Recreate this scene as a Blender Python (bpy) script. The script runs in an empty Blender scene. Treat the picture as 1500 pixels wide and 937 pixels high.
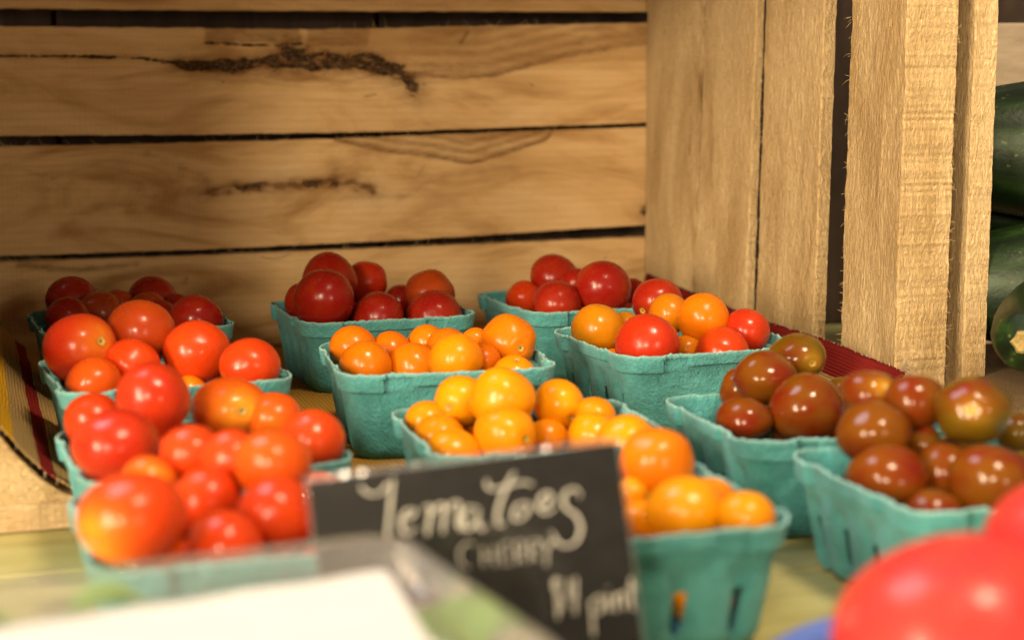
import bpy, math, random
import numpy as np
from mathutils import Vector, Matrix, noise as mnoise

# ------------------------------------------------------------------ camera, world, lamps, exposure
S = 0.01                      # everything below is written in centimetres
sc = bpy.context.scene
cam_d = bpy.data.cameras.new("camera")
cam = bpy.data.objects.new("camera", cam_d)
sc.collection.objects.link(cam)
sc.camera = cam
cam_d.sensor_width = 36.0
cam_d.lens = 36.0 * 2460.37 / 1500.0
cam_d.clip_start = 0.02
cam_d.clip_end = 50.0
cam.matrix_world = (Matrix.Translation((0, 0, 19.65 * S))
                    @ Matrix.Rotation(math.pi / 2 - 0.142895, 4, 'X')
                    @ Matrix.Rotation(-0.0035, 4, 'Z'))
cam_d.dof.use_dof = True
cam_d.dof.focus_distance = 0.98
cam_d.dof.aperture_fstop = 5.8
cam_d.dof.aperture_blades = 9

world = bpy.data.worlds.new("World")
sc.world = world
world.use_nodes = True
bg = world.node_tree.nodes["Background"]
bg.inputs["Color"].default_value = (1.0, 0.80, 0.60, 1)
bg.inputs["Strength"].default_value = 0.24

def lamp(name, az, el, dist, watts, color, radius):
    d = bpy.data.lights.new(name, 'POINT')
    d.energy = watts
    d.color = color
    d.shadow_soft_size = radius
    o = bpy.data.objects.new(name, d)
    a, e = math.radians(az), math.radians(el)
    o.location = (math.sin(a) * math.cos(e) * dist, 0.88 - math.cos(a) * math.cos(e) * dist, 0.05 + math.sin(e) * dist)
    sc.collection.objects.link(o)
    return o
WARM = (1.0, 0.80, 0.53)
lamp("market_bulb_key", -35, 10, 2.4, 195, WARM, 0.26)
lamp("market_bulb_high_left", -40, 22, 2.4, 105, WARM, 0.24)
lamp("market_bulb_high_right", 32, 60, 2.2, 170, WARM, 0.24)
lamp("market_bulb_far_left", -12, 14.5, 3.5, 265, WARM, 0.30)
lamp("market_bulb_far_right", 27, 10, 3.5, 75, WARM, 0.30)
lamp("cool_daylight_opening", -108, 62, 2.4, 105, (0.84, 0.86, 1.0), 0.55)

sc.view_settings.view_transform = 'Standard'
sc.view_settings.look = 'None'
sc.view_settings.exposure = 0.0
sc.view_settings.gamma = 1.0
sc.view_settings.use_curve_mapping = False
sc.cycles.max_bounces = 5
sc.cycles.diffuse_bounces = 2
sc.cycles.glossy_bounces = 2
sc.cycles.use_light_tree = False
sc.cycles.transparent_max_bounces = 12

# ------------------------------------------------------------------ helpers
COL = sc.collection
def tag(o, label=None, cat=None, group=None, kind=None):
    if label: o["label"] = label
    if cat: o["category"] = cat
    if group: o["group"] = group
    if kind: o["kind"] = kind
    return o

def mesh_obj(name, verts, faces, mat, parent=None, loc=(0, 0, 0), smooth=False, attrs=None):
    me = bpy.data.meshes.new(name)
    v = np.asarray(verts, float) * S
    me.from_pydata([tuple(q) for q in v], [], faces)
    if smooth:
        me.polygons.foreach_set("use_smooth", np.ones(len(me.polygons), bool))
    for k, a in (attrs or {}).items():
        a = np.asarray(a, np.float32)
        if a.ndim == 1:
            at = me.attributes.new(k, 'FLOAT', 'POINT'); at.data.foreach_set("value", a)
        else:
            at = me.attributes.new(k, 'FLOAT_VECTOR', 'POINT'); at.data.foreach_set("vector", a.ravel())
    me.update()
    if mat: me.materials.append(mat)
    o = bpy.data.objects.new(name, me)
    o.location = Vector(loc) * S
    COL.objects.link(o)
    if parent: o.parent = parent
    return o

def empty(name, loc, rz=0.0):
    o = bpy.data.objects.new(name, None)
    o.empty_display_size = 0.03
    o.location = Vector(loc) * S
    o.rotation_euler = (0, 0, rz)
    COL.objects.link(o)
    return o

def sstep(a, b, x):
    t = np.clip((np.asarray(x, float) - a) / (b - a), 0, 1)
    return t * t * (3 - 2 * t)

def nz(x, y, z=0.0):
    return mnoise.noise((x, y, z))
nzv = np.vectorize(nz)

class NT:
    """small node-graph writer"""
    def __init__(self, name):
        self.m = bpy.data.materials.new(name)
        self.m.use_nodes = True
        self.t = self.m.node_tree
        self.t.nodes.clear()
        self.out = self.t.nodes.new("ShaderNodeOutputMaterial")
    def n(self, kind, **kw):
        nd = self.t.nodes.new(kind)
        for k, v in kw.items():
            if k.startswith("_"): setattr(nd, k[1:], v)
        return nd
    def put(self, sock, v):
        if v is None: return
        if isinstance(v, bpy.types.NodeSocket): self.t.links.new(v, sock)
        elif isinstance(v, (tuple, list)):
            v = tuple(v)
            if len(v) == 3 and sock.type == 'RGBA': v = v + (1,)
            sock.default_value = v
        else: sock.default_value = v
    def attr(self, name, kind='GEOMETRY'):
        nd = self.n("ShaderNodeAttribute", _attribute_name=name, _attribute_type=kind)
        return nd
    def vmul(self, v, s):
        nd = self.n("ShaderNodeVectorMath", _operation='MULTIPLY')
        self.put(nd.inputs[0], v); nd.inputs[1].default_value = s
        return nd.outputs[0]
    def noise(self, v, scale=1.0, detail=3.0, rough=0.55, dist=0.0):
        nd = self.n("ShaderNodeTexNoise")
        self.put(nd.inputs["Vector"], v)
        nd.inputs["Scale"].default_value = scale; nd.inputs["Detail"].default_value = detail
        nd.inputs["Roughness"].default_value = rough; nd.inputs["Distortion"].default_value = dist
        return nd.outputs[0]
    def wave(self, v, scale, dist=0.0, detail=2.0, axis='X'):
        nd = self.n("ShaderNodeTexWave", _wave_type='BANDS', _bands_direction=axis)
        self.put(nd.inputs["Vector"], v)
        nd.inputs["Scale"].default_value = scale; nd.inputs["Distortion"].default_value = dist; nd.inputs["Detail"].default_value = detail
        return nd.outputs["Fac"]
    def ramp(self, f, stops, interp='LINEAR'):
        nd = self.n("ShaderNodeValToRGB")
        cr = nd.color_ramp; cr.interpolation = interp
        while len(cr.elements) < len(stops): cr.elements.new(0.5)
        for e, (p, c) in zip(cr.elements, stops):
            e.position = p; e.color = tuple(c) + (1,) if len(c) == 3 else c
        self.put(nd.inputs[0], f)
        return nd.outputs[0]
    def mix(self, f, a, b, mode='MIX'):
        nd = self.n("ShaderNodeMix", _data_type='RGBA', _blend_type=mode)
        self.put(nd.inputs[0], f); self.put(nd.inputs[6], a); self.put(nd.inputs[7], b)
        return nd.outputs[2]
    def math(self, op, a, b=None, c=None, clamp=False):
        nd = self.n("ShaderNodeMath", _operation=op, _use_clamp=clamp)
        self.put(nd.inputs[0], a)
        if b is not None: self.put(nd.inputs[1], b)
        if c is not None: self.put(nd.inputs[2], c)
        return nd.outputs[0]
    def maprange(self, v, a, b, c=0.0, d=1.0):
        nd = self.n("ShaderNodeMapRange")
        self.put(nd.inputs[0], v)
        for i, x in zip((1, 2, 3, 4), (a, b, c, d)): nd.inputs[i].default_value = x
        return nd.outputs[0]
    def bump(self, h, strength=0.3, dist=0.1, normal=None):
        nd = self.n("ShaderNodeBump")
        nd.inputs["Strength"].default_value = strength
        nd.inputs["Distance"].default_value = dist * S
        self.put(nd.inputs["Height"], h)
        if normal is not None: self.put(nd.inputs["Normal"], normal)
        return nd.outputs[0]
    def bsdf(self, color, rough=0.5, normal=None, **kw):
        nd = self.n("ShaderNodeBsdfPrincipled")
        self.put(nd.inputs["Base Color"], color); self.put(nd.inputs["Roughness"], rough)
        if normal is not None: self.put(nd.inputs["Normal"], normal)
        for k, v in kw.items(): self.put(nd.inputs[k.replace("_", " ")], v)
        return nd.outputs[0]
    def done(self, s):
        self.t.links.new(s, self.out.inputs["Surface"])
        return self.m
    def objco(self):
        return self.vmul(self.n("ShaderNodeTexCoord").outputs["Object"], (100, 100, 100))

# ------------------------------------------------------------------ materials
def wood(name, light, mid, dark, fuzz=0.35, saw=0.3, rough=0.75, figure=1.0):
    g = NT(name)
    v = g.attr("grain").outputs["Vector"]
    broad = g.noise(g.vmul(v, (0.07, 0.24, 0.24)), 1.0, 4, 0.55, 2.0 * figure)
    fine = g.noise(g.vmul(v, (0.35, 7.0, 7.0)), 1.0, 2, 0.6, 0.0)
    flame = g.wave(g.vmul(v, (0.045, 0.55, 0.55)), 1.0, 5.0 * figure, 3.0, 'Y')
    c = g.ramp(broad, [(0.28, dark), (0.5, mid), (0.70, light)])
    c = g.mix(g.maprange(flame, 0.0, 0.30, 0.16 * figure, 0.0), c, dark)
    c = g.mix(g.maprange(fine, 0.35, 0.7, 0.15, 0.0), c, dark)
    pores = g.noise(g.vmul(v, (1.2, 16, 16)), 1.0, 2, 0.5)
    c = g.mix(g.maprange(pores, 0.62, 0.78, 0.0, 0.22), c, dark)
    st = g.attr("stain").outputs["Fac"]
    bk = g.attr("bark").outputs["Fac"]
    sn = g.noise(g.vmul(v, (0.9, 3.2, 3.2)), 1.0, 3, 0.65, 0.6)
    stf = g.math('MULTIPLY', st, g.maprange(sn, 0.25, 0.65, 0.55, 1.35), clamp=True)
    c = g.mix(stf, c, (0.20, 0.095, 0.032))
    bn = g.noise(g.vmul(v, (0.9, 2.0, 2.0)), 1.0, 4, 0.6, 1.6)
    bkf = g.maprange(g.math('ADD', bk, g.math('MULTIPLY', g.math('SUBTRACT', bn, 0.5), 2.0)), 0.40, 0.60)
    c = g.mix(g.math('MULTIPLY', bkf, g.maprange(bk, 0.02, 0.15), clamp=True), c, g.ramp(bn, [(0.34, (0.36, 0.22, 0.10)), (0.42, (0.16, 0.085, 0.035)), (0.47, (0.014, 0.008, 0.005)), (0.52, (0.05, 0.026, 0.012)), (0.58, (0.20, 0.115, 0.05)), (0.64, (0.02, 0.011, 0.006)), (0.72, (0.32, 0.20, 0.10))]))
    fz = g.noise(g.vmul(v, (1.7, 4.6, 4.6)), 1.0, 4, 0.75, 1.2)
    sawm = g.wave(g.vmul(v, (1, 0.06, 0.06)), 0.9, 3.0, 1, 'X')
    h = g.math('MULTIPLY_ADD', fz, fuzz * 0.16, g.math('MULTIPLY', sawm, saw * 0.022))
    h = g.math('MULTIPLY_ADD', fine, 0.014, h)
    h = g.math('MULTIPLY_ADD', g.noise(g.vmul(v, (0.45, 1.5, 1.5)), 1.0, 2, 0.6, 1.5), fuzz * 0.11, h)
    h = g.math('MULTIPLY_ADD', bkf, -0.16, h)
    b = g.bump(h, 1.0, 1.0)
    return g.done(g.bsdf(c, rough, b, Specular_IOR_Level=0.25))

M = {}
M['plank'] = wood("back_plank_wood", (0.83, 0.59, 0.31), (0.75, 0.50, 0.235), (0.46, 0.255, 0.095), fuzz=0.45, saw=0.45)
M['rough'] = wood("rough_sawn_wood", (0.82, 0.61, 0.335), (0.73, 0.52, 0.27), (0.52, 0.335, 0.145), fuzz=2.0, saw=0.55, rough=0.85, figure=0.45)
M['floorwood'] = wood("crate_floor_wood", (0.60, 0.44, 0.25), (0.52, 0.36, 0.19), (0.36, 0.22, 0.10), fuzz=0.8, saw=0.5, figure=0.5)
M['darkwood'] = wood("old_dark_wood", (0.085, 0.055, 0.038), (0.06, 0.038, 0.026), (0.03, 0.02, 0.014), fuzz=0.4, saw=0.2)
M['greywood'] = wood("pale_far_wood", (0.50, 0.40, 0.28), (0.42, 0.33, 0.23), (0.30, 0.22, 0.15), fuzz=0.4, saw=0.4)

def table_mat():
    g = NT("green_painted_table")
    v = g.attr("grain").outputs["Vector"]
    n = g.noise(g.vmul(v, (0.08, 0.9, 0.9)), 1.0, 4, 0.6, 0.4)
    s = g.noise(g.vmul(v, (0.4, 0.5, 0.5)), 1.0, 5, 0.65)
    c = g.ramp(n, [(0.3, (0.32, 0.28, 0.10)), (0.55, (0.41, 0.365, 0.14)), (0.75, (0.47, 0.42, 0.18))])
    c = g.mix(g.maprange(s, 0.6, 0.75, 0, 0.35), c, (0.22, 0.17, 0.075))
    b = g.bump(g.noise(g.vmul(v, (0.6, 5, 5)), 1.0, 4, 0.6), 0.3, 0.06)
    return g.done(g.bsdf(c, 0.55, b))
M['table'] = table_mat()

def pulp_mat():
    g = NT("teal_moulded_pulp")
    v = g.objco()
    n = g.noise(v, 0.9, 5, 0.65, 0.3)
    f = g.noise(v, 7.0, 3, 0.7)
    inf = g.n("ShaderNodeObjectInfo").outputs["Random"]
    c = g.ramp(n, [(0.28, (0.044, 0.240, 0.250)), (0.5, (0.068, 0.325, 0.338)), (0.72, (0.110, 0.410, 0.425))])
    c = g.mix(g.maprange(f, 0.5, 0.8, 0.0, 0.45), c, (0.19, 0.48, 0.47))
    c = g.mix(g.maprange(inf, 0.0, 1.0, 0.0, 0.22), c, (0.13, 0.37, 0.36))
    blot = g.noise(v, 0.35, 3, 0.6, 0.5)
    c = g.mix(g.maprange(blot, 0.58, 0.72, 0.0, 0.35), c, (0.055, 0.20, 0.21))
    edge = g.attr("edge").outputs["Fac"]
    c = g.mix(g.math('MULTIPLY', edge, g.maprange(f, 0.3, 0.65, 0.25, 0.85), clamp=True), c, (0.40, 0.70, 0.68))
    mesh1 = g.wave(v, 2.6, 3.0, 1.0, 'DIAGONAL')
    h = g.math('MULTIPLY_ADD', f, 0.12, g.math('MULTIPLY', g.noise(v, 2.2, 3, 0.6, 0.8), 0.13))
    h = g.math('MULTIPLY_ADD', mesh1, 0.012, h)
    b = g.bump(h, 1.0, 1.0)
    return g.done(g.bsdf(c, 0.88, b, Specular_IOR_Level=0.2, Sheen_Weight=0.15, Sheen_Roughness=0.5))
M['pulp'] = pulp_mat()

def tomato_mat(name, shoulder, flush, flush_amt, rough=0.23, sss=0.22):
    g = NT(name)
    v = g.objco()
    base = g.n("ShaderNodeObjectInfo").outputs["Color"]
    off = g.attr("off").outputs["Vector"]
    va = g.n("ShaderNodeVectorMath", _operation='ADD')
    g.put(va.inputs[0], v); g.put(va.inputs[1], off)
    v2 = va.outputs[0]
    n = g.noise(v2, 0.55, 2, 0.5, 0.3)
    c = g.mix(g.maprange(n, 0.42, 0.72, 0.0, flush_amt), base, flush)
    pl = g.attr("shoulder").outputs["Fac"]
    c = g.mix(g.math('MULTIPLY', pl, g.maprange(g.noise(v2, 1.3, 3, 0.6), 0.25, 0.7, 0.55, 1.1), clamp=True), c, shoulder)
    spk = g.noise(v2, 16.0, 2, 0.5)
    c = g.mix(g.maprange(spk, 0.66, 0.78, 0.0, 0.16), c, (0.95, 0.62, 0.25))
    b = g.bump(g.math('MULTIPLY_ADD', g.noise(v2, 1.4, 1, 0.5), 0.03, g.math('MULTIPLY', g.noise(v2, 9.0, 2, 0.6), 0.0016)), 1.0, 1.0)
    r = g.maprange(g.noise(v2, 2.0, 2, 0.6), 0.3, 0.7, rough * 0.8, rough * 1.35)
    sh = g.bsdf(c, r, b, Subsurface_Weight=sss, Subsurface_Scale=0.004, IOR=1.38,
                Coat_Weight=0.0, Coat_Roughness=0.06)
    for nd in g.t.nodes:
        if nd.type == 'BSDF_PRINCIPLED': nd.inputs["Subsurface Radius"].default_value = (1.0, 0.35, 0.12)
    return g.done(sh)
M['tomato'] = tomato_mat("cherry_tomato_skin", (0.85, 0.36, 0.02), (0.62, 0.10, 0.006), 0.18)
M['golden'] = tomato_mat("golden_tomato_skin", (0.74, 0.30, 0.006), (0.66, 0.15, 0.002), 0.40)
M['brown'] = tomato_mat("brown_tomato_skin", (0.66, 0.34, 0.02), (0.15, 0.009, 0.003), 1.0, rough=0.14, sss=0.05)
M['bigred'] = tomato_mat("large_tomato_skin", (0.75, 0.16, 0.02), (0.66, 0.07, 0.03), 0.45, rough=0.25)

def scar_mat():
    g = NT("stem_scar")
    r = g.attr("ring").outputs["Fac"]
    v = g.objco()
    r2 = g.math('ADD', r, g.math('MULTIPLY', g.math('SUBTRACT', g.noise(v, 6.0, 3, 0.6), 0.5), 0.35))
    c = g.ramp(r2, [(0.0, (0.10, 0.06, 0.015)), (0.22, (0.16, 0.12, 0.03)), (0.36, (0.50, 0.38, 0.10)), (0.7, (0.50, 0.30, 0.04)), (1.0, (0.50, 0.17, 0.012))])
    return g.done(g.bsdf(c, 0.55, g.bump(r2, 0.5, 0.06)))
M['scar'] = scar_mat()

def cloth_mat():
    g = NT("striped_woven_cloth")
    v = g.attr("weave").outputs["Vector"]          # x = centimetres across, y = centimetres along
    sep = g.n("ShaderNodeSeparateXYZ"); g.put(sep.inputs[0], v)
    u = g.math('ADD', sep.outputs[0], g.math('MULTIPLY', g.math('SUBTRACT', g.noise(v, 3.0, 2, 0.5), 0.5), 0.12))
    tot = 60.0
    tan, gold, yel, mar = (0.50, 0.33, 0.13), (0.46, 0.25, 0.04), (0.78, 0.42, 0.02), (0.27, 0.014, 0.016)
    st = [(0.0, (0.12, 0.03, 0.02)), (1.9, yel), (3.0, tan), (4.5, mar), (5.6, tan), (7.9, mar), (8.7, gold), (48.6, tan), (48.9, (0.52, 0.38, 0.13)), (51.0, mar), (59.0, mar)]
    c = g.ramp(g.math('DIVIDE', u, tot), [(p / tot, q) for p, q in st], 'CONSTANT')
    dash = g.math('MULTIPLY', g.math('LESS_THAN', g.math('FRACT', g.math('MULTIPLY', sep.outputs[1], 0.8)), 0.45),
                  g.math('MULTIPLY', g.math('GREATER_THAN', u, 49.7), g.math('LESS_THAN', u, 50.7)))
    c = g.mix(dash, c, (0.030, 0.016, 0.014))
    w1 = g.wave(v, 1.25, 0.35, 1, 'X'); w2 = g.wave(v, 1.25, 0.35, 1, 'Y')
    wv = g.math('MULTIPLY', w1, w2)
    c = g.mix(g.maprange(wv, 0.0, 0.45, 0.45, 0.0), c, (0.07, 0.028, 0.014))
    b = g.bump(wv, 0.9, 0.10)
    return g.done(g.bsdf(c, 0.92, b, Specular_IOR_Level=0.05))
M['cloth'] = cloth_mat()

def plain(name, color, rough=0.5, bump=0.0, scale=3.0, var=0.15, **kw):
    g = NT(name)
    v = g.objco()
    n = g.noise(v, scale, 4, 0.6)
    dk = tuple(x * (1 - var) for x in color)
    c = g.mix(g.maprange(n, 0.3, 0.7), dk, color)
    b = g.bump(n, bump, 0.1) if bump else None
    return g.done(g.bsdf(c, rough, b, **kw))
M['thread'] = plain("pale_cotton_thread", (0.60, 0.46, 0.30), 0.9, 0.2, 8)
M['fuzz'] = plain("wood_fibre", (0.66, 0.47, 0.25), 0.9)
M['black'] = plain("black_slate_face", (0.016, 0.0155, 0.0145), 0.14, 0.0, 1.5, 0.4, Coat_Weight=0.4, Coat_Roughness=0.06)
M['chalk'] = plain("chalk_white", (0.50, 0.48, 0.43), 0.85, 0.3, 9.0, 0.35)
M['paper'] = plain("white_paper_label", (0.66, 0.65, 0.63), 0.65, 0.05, 2.0, 0.05)
M['blue'] = plain("blue_plastic", (0.10, 0.17, 0.52), 0.4, 0.05, 2.0, 0.15)
M['leaf'] = plain("green_leaf", (0.26, 0.50, 0.05), 0.5, 0.3, 2.0, 0.45, Subsurface_Weight=0.1)
M['burlap'] = plain("burlap", (0.30, 0.19, 0.09), 0.95, 0.9, 7.0, 0.55)
M['stem'] = plain("dry_squash_stem", (0.42, 0.30, 0.10), 0.8, 0.6, 5.0, 0.4)

def clear_mat():
    g = NT("clear_plastic")
    lw = g.n("ShaderNodeLayerWeight"); lw.inputs["Blend"].default_value = 0.35
    v = g.objco()
    b = g.bump(g.noise(v, 0.8, 3, 0.6), 0.5, 0.25)
    g.put(lw.inputs["Normal"], b)
    tr = g.n("ShaderNodeBsdfTransparent"); tr.inputs[0].default_value = (0.93, 0.93, 0.95, 1)
    gl = g.n("ShaderNodeBsdfGlossy"); gl.inputs["Roughness"].default_value = 0.08; gl.inputs["Color"].default_value = (1, 1, 1, 1)
    g.put(gl.inputs["Normal"], b)
    df = g.n("ShaderNodeBsdfDiffuse"); df.inputs["Color"].default_value = (0.70, 0.66, 0.67, 1)
    m1 = g.n("ShaderNodeMixShader"); g.put(m1.inputs[0], g.maprange(lw.outputs["Fresnel"], 0.0, 1.0, 0.03, 0.8))
    g.t.links.new(tr.outputs[0], m1.inputs[1]); g.t.links.new(gl.outputs[0], m1.inputs[2])
    m2 = g.n("ShaderNodeMixShader"); m2.inputs[0].default_value = 0.09
    g.t.links.new(m1.outputs[0], m2.inputs[1]); g.t.links.new(df.outputs[0], m2.inputs[2])
    return g.done(m2.outputs[0])
M['clear'] = clear_mat()

def zuc_mat():
    g = NT("zucchini_skin")
    v = g.objco()
    n = g.noise(g.vmul(v, (0.12, 1.0, 1.0)), 1.0, 3, 0.55, 0.4)
    c = g.ramp(n, [(0.3, (0.003, 0.008, 0.003)), (0.5, (0.006, 0.018, 0.004)), (0.7, (0.018, 0.045, 0.008))])
    sp = g.n("ShaderNodeTexVoronoi"); g.put(sp.inputs["Vector"], g.vmul(v, (0.8, 1, 1))); sp.inputs["Scale"].default_value = 1.9
    f = g.math('MULTIPLY', g.maprange(sp.outputs["Distance"], 0.05, 0.26, 0.8, 0.0), g.maprange(g.noise(v, 0.9, 3), 0.54, 0.74))
    c = g.mix(f, c, (0.24, 0.34, 0.10))
    return g.done(g.bsdf(c, 0.42, g.bump(g.noise(v, 3, 3), 0.3, 0.08), Specular_IOR_Level=0.35))
M['zucchini'] = zuc_mat()

# ------------------------------------------------------------------ boards
def polyfun(pts):
    xs = [q[0] for q in pts]; ys = [q[1] for q in pts]
    return lambda a: np.interp(a, xs, ys)

board_count = [0]
def board(name, parent, mat, a0, a1, lo, hi, thick, axes, na=120, nb=16, jitter=0.05, wav=0.06, marks=None, warp=0.0):
    """plank: a runs along the grain, b across, c from the seen face into the wood. axes(a,b,c) -> local xyz"""
    board_count[0] += 1
    sd = board_count[0] * 13.7
    A = np.linspace(a0, a1, na); tb = np.linspace(0, 1, nb)
    # pull the outer rows close to the edge so that the arris is slightly rounded
    tb = np.concatenate([[0, 0.012], tb[1:-1], [0.988, 1]]); n_b = len(tb)
    la = np.array([lo(x) + jitter * nz(x * 0.9, sd) + 0.6 * jitter * nz(x * 4.0, sd + 5) for x in A])
    ha = np.array([hi(x) + jitter * nz(x * 0.9, sd + 9) + 0.6 * jitter * nz(x * 4.0, sd + 15) for x in A])
    AA, TB = np.meshgrid(A, tb, indexing='ij')
    BB = la[:, None] + TB * (ha - la)[:, None]
    CC = wav * nzv(AA * 0.16, BB * 0.35, sd) + 0.35 * wav * nzv(AA * 0.9, BB * 1.6, sd + 3) + warp * ((AA - a0) / (a1 - a0) - 0.5) ** 2
    rnd = np.zeros_like(CC); rnd[:, 0] = 0.10; rnd[:, -1] = 0.10; rnd[0, :] = 0.10; rnd[-1, :] = 0.10
    CC = CC + rnd
    stain = np.zeros_like(AA); bark = np.zeros_like(AA)
    if marks:
        dz = marks(AA, BB, stain, bark)
        if dz is not None: CC = CC + dz
    f = axes(AA, BB, CC); bk = axes(AA, BB, np.full_like(CC, thick))
    V = np.concatenate([np.stack(f, -1).reshape(-1, 3), np.stack(bk, -1).reshape(-1, 3)])
    n = na * n_b
    idx = np.arange(n).reshape(na, n_b)
    F = []
    for i in range(na - 1):
        for j in range(n_b - 1):
            F.append((idx[i, j], idx[i + 1, j], idx[i + 1, j + 1], idx[i, j + 1]))
            F.append((n + idx[i, j], n + idx[i, j + 1], n + idx[i + 1, j + 1], n + idx[i + 1, j]))
    for i in range(na - 1):
        F.append((idx[i, 0], n + idx[i, 0], n + idx[i + 1, 0], idx[i + 1, 0]))
        F.append((idx[i, -1], idx[i + 1, -1], n + idx[i + 1, -1], n + idx[i, -1]))
    for j in range(n_b - 1):
        F.append((idx[0, j], idx[0, j + 1], n + idx[0, j + 1], n + idx[0, j]))
        F.append((idx[-1, j], n + idx[-1, j], n + idx[-1, j + 1], idx[-1, j + 1]))
    F = [tuple(int(q) for q in t) for t in F]
    gr = np.stack([AA + sd * 7, BB + sd * 3, CC], -1).reshape(-1, 3)
    gr2 = np.stack([AA + sd * 7, BB + sd * 3, np.full_like(CC, thick)], -1).reshape(-1, 3)
    at = dict(grain=np.concatenate([gr, gr2]), stain=np.concatenate([stain.ravel()] * 2), bark=np.concatenate([bark.ravel()] * 2))
    o = mesh_obj(name, V, F, mat, parent, attrs=at)
    bpy_me = o.data
    # consistent outward normals
    import bmesh
    bm = bmesh.new(); bm.from_mesh(bpy_me); bmesh.ops.recalc_face_normals(bm, faces=bm.faces); bm.to_mesh(bpy_me); bm.free()
    return o

def seg_dist(A, Bq, pts):
    d = np.full(A.shape, 1e9)
    for (x0, y0), (x1, y1) in zip(pts[:-1], pts[1:]):
        dx, dy = x1 - x0, y1 - y0
        t = np.clip(((A - x0) * dx + (Bq - y0) * dy) / (dx * dx + dy * dy + 1e-9), 0, 1)
        d = np.minimum(d, np.hypot(A - x0 - t * dx, Bq - y0 - t * dy))
    return d

def curve_pts(pts, k=8):
    P = [np.array(q, float) for q in pts]
    if len(P) < 3: return [tuple(q) for q in P]
    Q = []
    for i in range(len(P) - 1):
        p0, p1, p2, p3 = P[max(i - 1, 0)], P[i], P[i + 1], P[min(i + 2, len(P) - 1)]
        for j in range(k):
            t = j / k
            Q.append(0.5 * (2 * p1 + (p2 - p0) * t + (2 * p0 - 5 * p1 + 4 * p2 - p3) * t * t + (3 * p1 - p0 - 3 * p2 + p3) * t ** 3))
    Q.append(P[-1])
    return [tuple(q) for q in Q]

def strands(name, items, mat, parent=None, w=0.02):
    """items: (base, direction, length, curl) -> thin tapered fibres joined in one mesh"""
    V, F = [], []
    for (p, d, L, curl) in items:
        p = np.array(p, float); d = np.array(d, float); d /= np.linalg.norm(d)
        s = np.cross(d, (0.3, 0.5, 0.8)); s /= np.linalg.norm(s); q = np.cross(d, s)
        k0 = len(V)
        for k, (t, ww) in enumerate(((0, 1.0), (0.35, 0.9), (0.7, 0.7), (1.0, 0.15))):
            c = p + d * L * t + (q * curl + np.array((0, 0, -0.3 * abs(curl)))) * L * t * t
            for a in range(3):
                an = a * 2.094
                V.append(c + (s * math.cos(an) + q * math.sin(an)) * w * ww)
        for k in range(3):
            for a in range(3):
                b = (a + 1) % 3
                F.append((k0 + k * 3 + a, k0 + k * 3 + b, k0 + k * 3 + 3 + b, k0 + k * 3 + 3 + a))
        F.append((k0 + 9, k0 + 10, k0 + 11))
    return mesh_obj(name, V, F, mat, parent)

# ------------------------------------------------------------------ the table
PSI = 0.31
CORNER = (10.5, 132.19, 0.0)
T_DROP = 1.223
table = empty("table_top", CORNER, PSI)
tag(table, kind="structure")
for k, w0 in enumerate(np.arange(-20, 135, 10.0)):
    board("plank", table, M['table'], -95, 75, (lambda a, w=w0: np.full_like(np.asarray(a, float), w + 0.07)), (lambda a, w=w0: np.full_like(np.asarray(a, float), w + 9.93)),
          2.0, lambda a, b, c: (a, -b, -T_DROP - 0.06 - c), na=60, nb=6, jitter=0.05, wav=0.03)

# ------------------------------------------------------------------ the wooden crate
crate = empty("wooden_crate", CORNER, PSI)
tag(crate, "pale rough sawn wooden crate on its side around the rear baskets", "crate")
K = lambda v: (lambda a: np.full_like(np.asarray(a, float), v))
AX_BACK = lambda a, b, c: (a, c, b)
AX_RIGHT = lambda a, b, c: (c, -b, a)
AX_LEFT = lambda a, b, c: (-51 - c, -b, a)

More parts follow.
